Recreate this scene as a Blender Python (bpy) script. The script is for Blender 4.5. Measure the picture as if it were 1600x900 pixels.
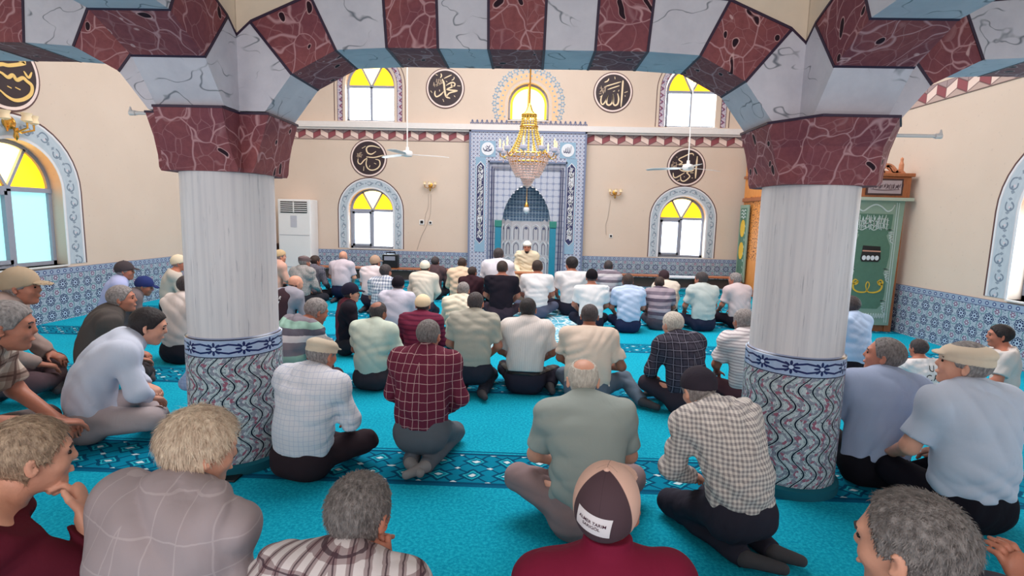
import bpy, bmesh, math, random
import numpy as np
from mathutils import Vector, Matrix

for o in list(bpy.data.objects):
    bpy.data.objects.remove(o)
scn = bpy.context.scene
col = scn.collection
R = math.radians
PI = math.pi

# ---------------------------------------------------------------- camera
F_PX, CAM_H = 830.0, 1.5
_Y = np.array([29., -107., F_PX]); _Y /= np.linalg.norm(_Y)
_g = np.array([-0.0288, 1., 0.]); _D = _g - (_g @ _Y) * _Y; _D /= np.linalg.norm(_D)
_X = np.cross(_D, _Y)
CM = np.stack([_X, _Y, -_D], 1)                    # room axes -> lens axes (right, down, forward)
cd = bpy.data.cameras.new('camera'); cam = bpy.data.objects.new('camera', cd); col.objects.link(cam)
cd.sensor_fit = 'HORIZONTAL'; cd.sensor_width = 36; cd.lens = 36 * F_PX / 1600
cd.clip_start = 0.05
_r, _d, _f = CM[0], CM[1], CM[2]
cam.matrix_world = Matrix(((_r[0], -_d[0], -_f[0], 0), (_r[1], -_d[1], -_f[1], 0), (_r[2], -_d[2], -_f[2], CAM_H), (0, 0, 0, 1)))
scn.camera = cam

def un(u, v, ax, val):
    """the room point seen at photo pixel (u, v) on the plane where axis ax equals val"""
    r = CM.T @ np.array([u - 800., v - 450., F_PX])
    o = np.array([0, 0, CAM_H]); t = (val - o[ax]) / r[ax]
    return o + t * r

# ---------------------------------------------------------------- light
vs = scn.view_settings
vs.view_transform = 'Standard'; vs.look = 'None'; vs.gamma = 1; vs.use_curve_mapping = False
vs.exposure = 0.22
wd = bpy.data.worlds.new('daylight'); scn.world = wd; wd.use_nodes = True
bg = wd.node_tree.nodes['Background']
bg.inputs[0].default_value = (1.0, 0.95, 0.97, 1); bg.inputs[1].default_value = 1.15

def area(name, loc, rot, sx, sy, power, colr):
    l = bpy.data.lights.new(name, 'AREA'); l.shape = 'RECTANGLE'; l.size = sx; l.size_y = sy
    l.energy = power; l.color = colr
    o = bpy.data.objects.new(name, l); o.location = loc; o.rotation_euler = rot; col.objects.link(o)
    return o
area('dome_daylight', (-0.4, 7.1, 6.9), (0, 0, 0), 6.0, 5.0, 520, (1.0, 0.97, 0.96))
area('rear_fill_light', (-1.2, -1.9, 2.2), (R(-80), 0, R(180)), 5.5, 1.4, 60, (1.0, 0.96, 0.92))  # added fill from behind the camera; no window stands there

# ---------------------------------------------------------------- colour and node helpers
def lin(c):
    return tuple(((x / 255) / 12.92 if x / 255 <= .04045 else ((x / 255 + .055) / 1.055) ** 2.4) for x in c)

class S:
    """a node value that can be combined with + - * / and the functions below"""
    nt = None
    def __init__(s, k): s.k = k
    @staticmethod
    def op(o, *a, c=False):
        n = S.nt.nodes.new('ShaderNodeMath'); n.operation = o; n.use_clamp = c
        for i, x in enumerate(a):
            if isinstance(x, S): S.nt.links.new(x.k, n.inputs[i])
            else: n.inputs[i].default_value = float(x)
        return S(n.outputs[0])
    def __add__(s, o): return S.op('ADD', s, o)
    __radd__ = __add__
    def __sub__(s, o): return S.op('SUBTRACT', s, o)
    def __rsub__(s, o): return S.op('SUBTRACT', o, s)
    def __mul__(s, o): return S.op('MULTIPLY', s, o)
    __rmul__ = __mul__
    def __truediv__(s, o): return S.op('DIVIDE', s, o)
def sin(a): return S.op('SINE', a)
def cos(a): return S.op('COSINE', a)
def ab(a): return S.op('ABSOLUTE', a)
def fr(a): return S.op('FRACT', a)
def fl(a): return S.op('FLOOR', a)
def mn(a, b): return S.op('MINIMUM', a, b)
def mx(a, b): return S.op('MAXIMUM', a, b)
def sq(a): return S.op('SQRT', a)
def at2(a, b): return S.op('ARCTAN2', a, b)
def lt(a, b): return S.op('LESS_THAN', a, b)
def gt(a, b): return S.op('GREATER_THAN', a, b)
def hyp(a, b): return sq(a * a + b * b)
def clamp(a): return S.op('ADD', a, 0, c=True)
def step(a, e0, e1): return clamp((a - e0) / (e1 - e0))
def link(a, inp):
    if isinstance(a, S): S.nt.links.new(a.k, inp)
    elif isinstance(a, (tuple, list)) and len(a) == 3 and inp.type == 'RGBA': inp.default_value = (*a, 1)
    else: inp.default_value = a
def mixc(f, a, b):
    n = S.nt.nodes.new('ShaderNodeMix'); n.data_type = 'RGBA'
    link(f, n.inputs[0]); link(a, n.inputs[6]); link(b, n.inputs[7])
    return S(n.outputs[2])
def coords(kind='Object'):
    n = S.nt.nodes.new('ShaderNodeTexCoord'); s = S.nt.nodes.new('ShaderNodeSeparateXYZ')
    S.nt.links.new(n.outputs[kind], s.inputs[0])
    return S(s.outputs[0]), S(s.outputs[1]), S(s.outputs[2])
def vec(x, y, z=0.0):
    n = S.nt.nodes.new('ShaderNodeCombineXYZ')
    for i, a in enumerate((x, y, z)): link(a, n.inputs[i])
    return S(n.outputs[0])
def noise(v=None, scale=5, detail=3, rough=.5, dist=0):
    n = S.nt.nodes.new('ShaderNodeTexNoise'); n.inputs['Scale'].default_value = scale
    n.inputs['Detail'].default_value = detail; n.inputs['Roughness'].default_value = rough; n.inputs['Distortion'].default_value = dist
    if v is not None: link(v, n.inputs['Vector'])
    return S(n.outputs[0])
def voro(v, scale, feature='F1', rnd=1.0):
    n = S.nt.nodes.new('ShaderNodeTexVoronoi'); n.feature = feature; n.inputs['Scale'].default_value = scale
    n.inputs['Randomness'].default_value = rnd; link(v, n.inputs['Vector'])
    return S(n.outputs[0])
MATS = {}
def material(name, build, rough=.6, metal=0., spec=.4, bump=0.15):
    """build() returns a colour, or (colour, height) or (colour, height, extra dict)"""
    if name in MATS: return MATS[name]
    m = bpy.data.materials.new(name); m.use_nodes = True; S.nt = m.node_tree
    b = m.node_tree.nodes['Principled BSDF']
    b.inputs['Roughness'].default_value = rough; b.inputs['Metallic'].default_value = metal
    b.inputs['Specular IOR Level'].default_value = spec
    r = build()
    if not isinstance(r, list): r = [r]
    link(r[0], b.inputs['Base Color'])
    if len(r) > 1 and r[1] is not None:
        n = S.nt.nodes.new('ShaderNodeBump'); n.inputs['Strength'].default_value = bump; n.inputs['Distance'].default_value = .01
        link(r[1], n.inputs['Height']); S.nt.links.new(n.outputs[0], b.inputs['Normal'])
    if len(r) > 2:
        for k, v in r[2].items(): link(v, b.inputs[k])
    MATS[name] = m
    return m
def plain(name, rgb, rough=.6, metal=0., var=.06, **kw):
    def f():
        x, y, z = coords()
        n = noise(vec(x, y, z), 14, 3)
        return [mixc(n, tuple(c * (1 - var) for c in lin(rgb)), tuple(min(1, c * (1 + var)) for c in lin(rgb)))]
    return material(name, f, rough, metal, **kw)
def glow(name, rgb, strength):
    if name in MATS: return MATS[name]
    m = bpy.data.materials.new(name); m.use_nodes = True; b = m.node_tree.nodes['Principled BSDF']
    c = (*lin(rgb), 1)
    b.inputs['Base Color'].default_value = c; b.inputs['Emission Color'].default_value = c
    b.inputs['Emission Strength'].default_value = strength; b.inputs['Roughness'].default_value = .3
    MATS[name] = m
    return m

# ---------------------------------------------------------------- mesh helpers
class MB:
    """collects shapes into one mesh"""
    def __init__(s): s.v = []; s.f = []; s.m = []; s.slot = 0
    def add(s, vs_, fs, slot=None):
        b = len(s.v); s.v += [tuple(float(c) for c in p) for p in vs_]
        for f in fs: s.f.append(tuple(b + i for i in f)); s.m.append(s.slot if slot is None else slot)
        return s
    def box(s, a, b, slot=None):
        x0, y0, z0 = a; x1, y1, z1 = b
        return s.add([(x0, y0, z0), (x1, y0, z0), (x1, y1, z0), (x0, y1, z0), (x0, y0, z1), (x1, y0, z1), (x1, y1, z1), (x0, y1, z1)],
                     [(0, 3, 2, 1), (4, 5, 6, 7), (0, 1, 5, 4), (1, 2, 6, 5), (2, 3, 7, 6), (3, 0, 4, 7)], slot)
    def tube(s, pts, r, n=8, closed=False, slot=None):
        pts = [Vector(p) for p in pts]; rs = r if isinstance(r, (list, tuple)) else [r] * len(pts)
        vs_ = []; N = len(pts); prev = None
        for i, p in enumerate(pts):
            if closed: t = pts[(i + 1) % N] - pts[i - 1]
            else: t = pts[min(i + 1, N - 1)] - pts[max(i - 1, 0)]
            t.normalize()
            if prev is None:
                a = t.orthogonal().normalized()
            else:
                a = (prev - t * prev.dot(t)); a = a.normalized() if a.length > 1e-6 else t.orthogonal().normalized()
            prev = a; bb = t.cross(a)
            for k in range(n):
                w = 2 * PI * k / n; vs_.append(p + (a * math.cos(w) + bb * math.sin(w)) * rs[i])
        fs = []
        for i in range(N if closed else N - 1):
            j = (i + 1) % N
            for k in range(n): fs.append((i * n + k, i * n + (k + 1) % n, j * n + (k + 1) % n, j * n + k))
        if not closed: fs += [tuple(range(n))[::-1], tuple(range((N - 1) * n, N * n))]
        return s.add(vs_, fs, slot)
    def lathe(s, prof, c=(0, 0, 0), n=32, slot=None, axis='z', caps=True):
        vs_ = []; fs = []
        for r_, h in prof:
            for k in range(n):
                w = 2 * PI * k / n; a, b = r_ * math.cos(w), r_ * math.sin(w)
                p = (a, b, h) if axis == 'z' else ((a, h, b) if axis == 'y' else (h, a, b))
                vs_.append((p[0] + c[0], p[1] + c[1], p[2] + c[2]))
        for i in range(len(prof) - 1):
            for k in range(n): fs.append((i * n + k, i * n + (k + 1) % n, (i + 1) * n + (k + 1) % n, (i + 1) * n + k))
        if caps:
            fs += [tuple(range(n))[::-1], tuple(range((len(prof) - 1) * n, len(prof) * n))]
        return s.add(vs_, fs, slot)
    def prism(s, poly, fn, d0, d1, slot=None):
        """poly: 2D outline; fn(a, b, depth) -> 3D point"""
        n = len(poly)
        vs_ = [fn(a, b, d0) for a, b in poly] + [fn(a, b, d1) for a, b in poly]
        fs = [tuple(range(n))[::-1], tuple(range(n, 2 * n))] + [(i, (i + 1) % n, n + (i + 1) % n, n + i) for i in range(n)]
        return s.add(vs_, fs, slot)
    def build(s, name, mats, parent=None, smooth=False, bevel=0, **tags):
        me = bpy.data.meshes.new(name); me.from_pydata(s.v, [], s.f)
        for m in (mats if isinstance(mats, (list, tuple)) else [mats]): me.materials.append(m)
        me.polygons.foreach_set('material_index', s.m)
        bm = bmesh.new(); bm.from_mesh(me); bmesh.ops.recalc_face_normals(bm, faces=bm.faces); bm.to_mesh(me); bm.free()
        if smooth:
            me.polygons.foreach_set('use_smooth', [True] * len(me.polygons))
            if smooth != 'all': me.set_sharp_from_angle(angle=R(smooth if smooth > 1 else 40))
        o = bpy.data.objects.new(name, me); col.objects.link(o); o.parent = parent
        if bevel:
            b = o.modifiers.new('bevel', 'BEVEL'); b.width = bevel; b.segments = 2; b.limit_method = 'ANGLE'
        return tag(o, **tags)
def tag(o, label=None, category=None, group=None, kind=None):
    for k, v in (('label', label), ('category', category), ('group', group), ('kind', kind)):
        if v: o[k] = v
    return o
def empty(name, loc=(0, 0, 0), **tags):
    o = bpy.data.objects.new(name, None); o.location = loc; col.objects.link(o)
    return tag(o, **tags)
def children(o): return [c for c in col.objects if c.parent == o]
def copy_tree(o, parent=None):
    c = o.copy(); col.objects.link(c); c.parent = parent
    for ch in children(o): copy_tree(ch, c)
    return c
def catmull(pts, n=6):
    P = [np.array(p, float) for p in pts]
    if len(P) < 3: return P
    P = [2 * P[0] - P[1]] + P + [2 * P[-1] - P[-2]]; out = []
    for i in range(1, len(P) - 2):
        for k in range(n):
            t = k / n
            out.append(.5 * ((2 * P[i]) + (-P[i - 1] + P[i + 1]) * t + (2 * P[i - 1] - 5 * P[i] + 4 * P[i + 1] - P[i + 2]) * t * t + (-P[i - 1] + 3 * P[i] - 3 * P[i + 1] + P[i + 2]) * t ** 3))
    return out + [P[-2]]
def stroke(mb, pts, w, fn, d0, d1, slot=None, pen=True):
    """a pen stroke of width w along 2D pts, raised from depth d0 to d1"""
    P = catmull(pts); n = len(P); L = []; Rr = []
    for i, p in enumerate(P):
        t = P[min(i + 1, n - 1)] - P[max(i - 1, 0)]; ln = np.hypot(*t) or 1; t = t / ln
        k = w / 2 * (min(1, .45 + 3.0 * min(i, n - 1 - i) / max(n, 1)) if pen else 1)
        nn = np.array([-t[1], t[0]]) * k
        L.append(p + nn); Rr.append(p - nn)
    v = []; f = []
    for i in range(n): v += [fn(*L[i], d1), fn(*Rr[i], d1), fn(*L[i], d0), fn(*Rr[i], d0)]
    for i in range(n - 1):
        a, b = 4 * i, 4 * i + 4
        f += [(a, a + 1, b + 1, b), (a, b, b + 2, a + 2), (a + 1, a + 3, b + 3, b + 1)]
    f += [(0, 2, 3, 1), (4 * n - 4, 4 * n - 3, 4 * n - 1, 4 * n - 2)]
    mb.add(v, f, slot)
# ---------------------------------------------------------------- materials of the room
def m_plaster():
    x, y, z = coords()
    n = noise(vec(x, y, z), 1.3, 4); n2 = noise(vec(x, y, z), 40, 3)
    st = gt(noise(vec(x, y * 1.0, z), 26, 1), .735)
    c = mixc(n, lin((208, 188, 172)), lin((220, 201, 186)))
    return [mixc(st * .35, c, lin((190, 172, 160))), n2]
M_WALL = material('cream_plaster', m_plaster, .8, bump=.05)
M_SPAN = plain('ochre_plaster', (232, 212, 192), .8)
M_CEIL = plain('white_ceiling_plaster', (225, 215, 200), .85)

def m_redmarble():
    x, y, z = coords()
    w = noise(vec(x, y, z), 3.5, 2) ; w2 = noise(vec(x + 7, y, z), 3.5, 2)
    p = vec(x + (w - .5) * .28, y + (w2 - .5) * .28, z + (w - w2) * .25)
    e = voro(p, 5.6, 'DISTANCE_TO_EDGE'); vein = 1 - step(e, .006, .030)
    e2 = voro(vec(x * 1.2 + w * .3, y + 3, z + w2 * .3), 10, 'DISTANCE_TO_EDGE'); vein2 = (1 - step(e2, .0, .035)) * .4
    n = noise(vec(x, y, z), 30, 5, .7); big = noise(vec(x, y, z), 2.5, 2)
    base = mixc(n, lin((104, 52, 60)), lin((168, 98, 98)))
    base = mixc(step(big, .4, .65) * .5, base, lin((104, 56, 76)))
    c = mixc(mx(vein, vein2) * .62, base, lin((214, 168, 172)))
    bl = voro(vec(x * 1.6 + w * .5, y * 1.6, z * .95 + w2 * .5), 6.2, 'F1', .9)
    c = mixc(1 - step(bl, .15, .18), c, lin((40, 20, 32)))
    ring = step(bl, .17, .18) * (1 - step(bl, .195, .215))
    return [mixc(ring * .7, c, lin((220, 180, 180))), n]
M_RED = material('painted_red_marble', m_redmarble, .65, spec=.2, bump=.05)
def m_greymarble():
    x, y, z = coords()
    w = noise(vec(x, y, z), 4, 3, .6)
    r = noise(vec(x * 2.4 + w * .3, y * 2.4 + w * .3, z * 4.2 + w * .3), 1.9, 1, .5)
    vein = 1 - step(ab(r - .5), .002, .013); mask = step(noise(vec(x + 5, y, z), 5, 2), .44, .54)
    cl = noise(vec(x, y, z), 6, 5, .65)
    base = mixc(cl, lin((186, 182, 194)), lin((228, 222, 230)))
    return [mixc(vein * mask * .75, base, lin((74, 84, 96))), cl]
M_GREY = material('painted_grey_marble', m_greymarble, .65, spec=.2, bump=.04)
M_LINE = plain('dark_joint_paint', (52, 34, 58), .5)
def m_shaft():
    x, y, z = coords()
    a = at2(y, x)
    n = noise(vec(a * 1.2, z * .5, 3), 2, 4)
    s = noise(vec(a * 9, z * 1.6, 0), 2.4, 4, .65); fk = step(s, .58, .66) * step(noise(vec(a * 2, z * 2, 9), 2, 2), .42, .6)
    c = mixc(n, lin((206, 200, 204)), lin((234, 228, 230)))
    c = mixc(step(noise(vec(a * 5, z * .35, 1), 2, 3), .45, .7) * .3, c, lin((168, 166, 178)))
    return [mixc(fk * .5, c, lin((120, 120, 136))), s]
M_SHAFT = material('painted_white_marble', m_shaft, .45, bump=.03)

def rosette(u, v, n, r0, r1):
    """1 inside a petalled rosette centred on u=v=0"""
    r = hyp(u, v); a = at2(v, u)
    return lt(r, r0 + (r1 - r0) * ab(cos(a * (n / 2))))
def m_sleeve():
    x, y, z = coords()
    s = at2(y, x) * .27
    w = .2 * 1.6965 / 4.6
    ph = sin(z * (2 * PI / .19)) * .034
    t = (s + ph) / w; f = fr(t) - .5; k = fl(t)
    line = lt(ab(f), .065)
    line2 = lt(ab(ab(f) - .14), .03)
    # blooms between the waves
    zz = (z / .095) + k * .5; g = fr(zz) - .5
    u = (fr(t + .5) - .5) * w; v = g * .095
    tul = rosette(u, v * .8, 5, .016, .031); tin = lt(hyp(u, v * .7), .006)
    n = noise(vec(s, z, 0), 60, 2); spr = gt(n, .56)
    dots = lt(voro(vec(s, z, 0), 46, 'F1'), .16)
    c = mixc(n, lin((176, 188, 194)), lin((212, 218, 222)))
    c = mixc(spr * .6, c, lin((120, 142, 150)))
    c = mixc(dots * .9, c, lin((40, 48, 72)))
    c = mixc(tul * .7, c, lin((116, 112, 134))); c = mixc(tul * gt(noise(vec(s, z, 4), 30, 1), .56), c, lin((160, 98, 118))); c = mixc(tin, c, lin((228, 220, 226)))
    c = mixc(mx(line, line2 * .35), c, lin((26, 30, 48)))
    # navy border along the top
    b = gt(z, .69); zb = (z - .742) / .105; ub = (fr(s / .16) - .5) * 1.25
    ros = rosette(ub, zb, 8, .10, .36); ro2 = lt(hyp(ub, zb), .10)
    arm = lt(ab(ab(zb) - .12 - ab(ub) * .2), .05) * gt(ab(ub), .2)
    cb = mixc(noise(vec(s, z, 0), 30, 2), lin((150, 170, 208)), lin((182, 196, 222)))
    cb = mixc(mx(ros, arm), cb, lin((32, 40, 92))); cb = mixc(ro2, cb, lin((196, 210, 236)))
    cb = mixc(gt(ab(zb), .44), cb, lin((30, 34, 62))); cb = mixc(gt(ab(zb), .49), cb, lin((150, 160, 190)))
    return [mixc(b, c, cb), line * -.3]
M_SLEEVE = material('iznik_wave_tile', m_sleeve, .25, bump=.06)

def m_dado(ax):
    def f():
        x, y, z = coords(); s = (x, y)[ax]
        p = .20
        u = (fr(s / p) - .5) * p; v = (fr(z / p + .1) - .5) * p
        u2 = (fr(s / p + .5) - .5) * p; v2 = (fr(z / p + .6) - .5) * p
        c = mixc(noise(vec(s, z, 0), 30, 2), lin((150, 166, 184)), lin((186, 198, 210)))
        r1 = hyp(u, v); a1 = at2(v, u); r2 = hyp(u2, v2)
        ring = lt(ab(r1 - .062 - .006 * cos(a1 * 8)), .0055)
        pet = rosette(u, v, 8, .016, .056); cen = lt(r1, .013)
        r2_ = rosette(u2, v2, 6, .010, .036); c2 = lt(r2, .010)
        vine = lt(ab(r2 - .056), .005)
        dots = gt(noise(vec(s, z, 0), 75, 1), .60)
        c = mixc(dots * .85, c, lin((60, 76, 122)))
        c = mixc(vine, c, lin((90, 132, 140))); c = mixc(ring, c, lin((34, 50, 96)))
        c = mixc(pet, c, lin((34, 44, 88))); c = mixc(pet * lt(r1, .030), c, lin((176, 192, 214))); c = mixc(cen, c, lin((44, 46, 88)))
        c = mixc(r2_, c, lin((132, 92, 120))); c = mixc(c2, c, lin((214, 218, 228)))
        tb = gt(z, .615)                     # border course on top
        ub = (fr(s / .1) - .5); vb = (z - .66) / .09
        bb = mixc(lt(hyp(ub, vb), .26) , lin((150, 166, 190)), lin((70, 84, 130)))
        bb = mixc(lt(hyp(ub, vb), .12), bb, lin((200, 208, 220)))
        bb = mixc(gt(ab(vb), .40), bb, lin((88, 98, 132)))
        c = mixc(tb, c, bb)
        g = mx(lt(ab(fr(s / .1) - .5), .012), 0)
        return [mixc(g * .25, c, lin((120, 130, 150)))]
    return f
M_DADO_X = material('iznik_dado_tile_x', m_dado(0), .25)
M_DADO_Y = material('iznik_dado_tile_y', m_dado(1), .25)

def m_belt(ax):
    def f():
        x, y, z = coords(); s = (x, y)[ax]
        t = fr(s / .345); m = ab(t - .5) * 2; v = (z - 3.20) / .24
        hi = m * .36 + .58; lo = m * .36 + .04
        ins = lt(v, hi) * gt(v, lo)
        face = mixc(lt(t, .5), lin((142, 74, 82)), lin((232, 206, 196)))
        c = mixc(gt(v, hi), lin((186, 160, 152)), lin((160, 138, 140)))
        c = mixc(ins, c, face)
        ed = mx(lt(ab(v - hi), .035), lt(ab(v - lo), .035)); ed = mx(ed, lt(ab(t - .5), .015))
        ed = mx(ed, gt(ab(v - .5), .47))
        return [mixc(ed * .7, c, lin((84, 54, 60)))]
    return f
M_BELT_X = material('painted_cube_frieze_x', m_belt(0), .6)
M_BELT_Y = material('painted_cube_frieze_y', m_belt(1), .6)

def m_scroll():
    """pale blue band with grey acanthus scrolls, laid along u = generated uv"""
    n = S.nt.nodes.new('ShaderNodeUVMap'); s = S.nt.nodes.new('ShaderNodeSeparateXYZ'); S.nt.links.new(n.outputs[0], s.inputs[0])
    u, v = S(s.outputs[0]), S(s.outputs[1])
    t = u / .2; k = fl(t); f = (fr(t) - .5); v = v - .5
    sg = 1 - (fr(k / 2) * 4)                      # alternates up and down
    r = hyp(f * 1.1, v * 1.2 + sg * .10); a = at2(v + sg * .1, f)
    curl = lt(ab(r - .26 - a * .025), .045) * lt(a * sg, 2.2)
    leaf = lt(hyp(f * 1.1 - .14, v * 1.4 + sg * .18), .085); stem = lt(ab(v + sin(t * PI) * .24), .035)
    lf2 = lt(ab(ab(f) - .34) + ab(v * .8) , .10)
    c = mixc(noise(vec(u, v, 0), 8, 3), lin((166, 180, 194)), lin((196, 206, 214)))
    c = mixc(mx(stem * .0, mx(curl, mx(leaf, lf2 * .8))) * .8, c, lin((92, 110, 132)))
    c = mixc(lt(hyp(f * 1.1 - .05, v * 1.2 + sg * .06), .07), c, lin((206, 196, 204)))
    return [mixc(gt(ab(v), .46), c, lin((214, 208, 212)))]
M_SCROLL = material('painted_scroll_band', m_scroll, .6)
def m_zig():
    x, y, z = coords()
    t = fr(z / .14); zz = ab(t - .5)
    u = (fr(x / .1) - .5)
    c = mixc(lt(ab(fr((x * 1.0) / .17 + sin(z * 45) * .22) - .5), .14), lin((196, 184, 196)), lin((132, 70, 96)))
    return [mixc(gt(noise(vec(x, 0, z), 40, 2), .58), c, lin((96, 108, 150)))]
M_ZIG = material('painted_red_leaf_band', m_zig, .6)

def m_carpet():
    x, y, z = coords()
    n = noise(vec(x, y, 0), 62, 4, .75); n2 = noise(vec(x, y, 0), 2.2, 4)
    base = mixc(n2, lin((0, 132, 168)), lin((4, 160, 192)))
    base = mixc(step(n, .42, .62) * .55, base, lin((40, 206, 226)))
    P = 1.62; yy = fr((y - 2.84) / P) * P; band = lt(yy, .40)
    a = .2; u = fr(x / a) - .5; v = fr((yy - .02) / .18) - .5; u = u + (noise(vec(x, y, 0), 9, 2) - .5) * .25; v = v + (noise(vec(x, y, 5), 9, 2) - .5) * .25
    st = lt(ab(ab(u) + ab(v) - .36), .055); r = hyp(u, v)
    cr = lt(ab(ab(u) - ab(v)), .05) * gt(r, .12)
    dia = lt(ab(u) * 1.0 + ab(v) * 1.4, .13); u2 = ab(u) - .5; v2 = ab(v) - .5
    dia2 = lt(ab(u2) * 1.3 + ab(v2) * 1.9, .15)
    c = mixc(mx(st, cr), lin((0, 128, 160)), lin((0, 74, 108)))
    c = mixc(lt(ab(ab(u) + ab(v) - .25), .03), c, lin((40, 178, 196)))
    c = mixc(mx(dia, dia2), c, lin((206, 226, 232)))
    c = mixc(mx(lt(yy, .022), gt(yy, .375)), c, lin((0, 76, 110)))
    c = mixc(mx(lt(ab(yy - .425), .008), gt(yy, P - .03)) , mixc(band, base, c), lin((0, 92, 128)))
    return [c, n]
M_CARPET = material('turquoise_prayer_carpet', m_carpet, .95, spec=.1, bump=.5)
def m_rug():
    x, y, z = coords()
    n = noise(vec(x, y, 0), 9, 3, .6, .8); e = voro(vec(x, y, 0), 7, 'DISTANCE_TO_EDGE')
    r = hyp(x * 1.0, y * .8); a = at2(y, x)
    c = mixc(step(n, .45, .55), lin((40, 160, 190)), lin((112, 178, 204)))
    c = mixc(lt(e, .06), c, lin((196, 220, 230)))
    c = mixc(lt(ab(fr(r * 2.6 + cos(a * 8) * .12) - .5), .06), c, lin((206, 226, 236)))
    return [mixc(gt(mx(ab(x) / .95, ab(y) / 1.75), .95), c, lin((20, 130, 160)))]
M_RUG = material('pale_medallion_carpet', m_rug, .95, spec=.1)

def m_mihrab():
    x, y, z = coords()
    p = .085; u = fr(x / p) - .5; v = fr(z / p) - .5; u2 = fr(x / p + .5) - .5; v2 = fr(z / p + .5) - .5
    c = mixc(noise(vec(x, 0, z), 30, 1), lin((188, 190, 206)), lin((216, 216, 226)))
    c = mixc(lt(ab(hyp(u, v) - .36), .05), c, lin((110, 140, 176)))
    c = mixc(rosette(u, v, 6, .08, .24), c, lin((66, 66, 112))); c = mixc(lt(hyp(u2, v2), .13), c, lin((104, 84, 116)))
    return [c]
M_MIH = material('mihrab_tile', m_mihrab, .25)
def m_mihd():
    x, y, z = coords()
    p = .14; u = fr(x / p) - .5; v = fr(z / p) - .5
    c = mixc(lt(ab(fr(x / .023) - .5), .2), lin((196, 200, 212)), lin((170, 176, 196)))
    return [mixc(mx(lt(ab(u), .04), lt(ab(v), .04)), mixc(rosette(u, v, 8, .1, .3), c, lin((150, 160, 190))), lin((120, 130, 160)))]
M_MIHP = material('mihrab_lattice_tile', m_mihd, .3)
def m_mosaic():
    x, y, z = coords()
    c = mixc(noise(vec(x, z, 0), 14, 2), lin((58, 84, 118)), lin((108, 134, 160)))
    g = mx(lt(ab(fr(z / .065) - .5), .08), lt(ab(fr(x / .075) - .5), .08))
    return [mixc(g, c, lin((176, 192, 206)))]
M_NICHE = material('niche_blue_mosaic', m_mosaic, .3)
def m_scriptv():
    x, y, z = coords()
    w = noise(vec(x * 1.0, 0, z), 10, 2)
    s = noise(vec(x * 1.4 + w * .25, 3, z * 1.2), 22, 1)
    line = lt(ab(s - .5), .055)
    return [mixc(line, lin((36, 38, 74)), lin((226, 228, 236)))]
M_SCRIPT = material('navy_script_tile', m_scriptv, .3)
M_TURQ = plain('turquoise_tile', (34, 132, 160), .3, var=.12)
M_TILEW = plain('white_glazed_tile', (224, 226, 232), .3)
M_NAVY = plain('navy_glaze', (46, 50, 92), .3)
M_LBLUE = plain('pale_blue_glaze', (140, 172, 196), .3)
M_STONE = plain('white_marble_ledge', (226, 220, 218), .4)
M_WHITE = plain('white_paint', (232, 230, 230), .45, var=.02)
M_FRAME = plain('grey_window_frame', (150, 156, 172), .4)
M_REVEAL = plain('pale_window_reveal', (214, 224, 234), .6)
M_BRASS = plain('polished_brass', (222, 172, 84), .25, 1.0)
M_DARK = plain('black_plastic', (24, 24, 28), .4)
M_DISC = plain('near_black_roundel', (52, 38, 44), .5)
M_GILT = plain('cream_gilt_letters', (236, 212, 178), .5)
M_RING = plain('pale_roundel_ring', (236, 214, 208), .5)
M_RINGD = plain('brown_roundel_rim', (92, 62, 62), .5)
def m_wood():
    x, y, z = coords()
    n = noise(vec(x * 9, y * 9, z * 1.4), 3, 4, .6, 1.5)
    return [mixc(n, lin((132, 70, 40)), lin((196, 122, 78))), n]
M_WOOD = material('red_brown_wood', m_wood, .4, bump=.05)
def m_wood2():
    x, y, z = coords()
    n = noise(vec(x * 3, y * 3, z), 3, 4, .6, 1.5); c = mixc(n, lin((214, 130, 60)), lin((242, 168, 94)))
    u = fr(y / .16) - .5; v = fr(z / .16) - .5
    fn = gt(noise(vec(y, z, 1), 26, 2), .57)
    return [mixc(fn * gt(z, .75) * lt(z, 2.1), c, lin((110, 56, 36)))]
M_ORANGE = material('honey_carved_wood', m_wood2, .45)
M_GREENP = plain('green_velvet', (88, 124, 106), .85, var=.12)
M_GREENB = plain('grey_green_border', (140, 164, 148), .7)
M_SILVER = plain('silver_thread', (196, 208, 206), .5)
M_GOLD = plain('gold_thread', (224, 182, 60), .5)
M_AMBER = glow('amber_pane', (255, 176, 24), 2.3)
M_PANE = glow('frosted_daylight_pane', (232, 246, 255), 7.5)
M_PANEG = glow('green_tinted_daylight_pane', (150, 206, 208), 1.1)
M_SUNNY = glow('warm_sunlit_pane', (255, 214, 120), 5.0)
def glassm(name, c):
    m = plain(name, c, .05); b = m.node_tree.nodes['Principled BSDF']; b.inputs['Transmission Weight'].default_value = .75
    b.inputs['IOR'].default_value = 1.45
    return m
M_CRYSTAL = plain('crystal_bead', (236, 208, 200), .12, var=.15)
# ---------------------------------------------------------------- room shell
XL, XR, YB, YR, ZT = -6.3, 5.4, 12.3, -2.0, 6.6
ST = dict(kind='structure')
mb = MB(); mb.box((XL - .3, YR, -.08), (XR + .3, YB + .3, 0)); floor = mb.build('floor', M_CARPET, **ST)

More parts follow.
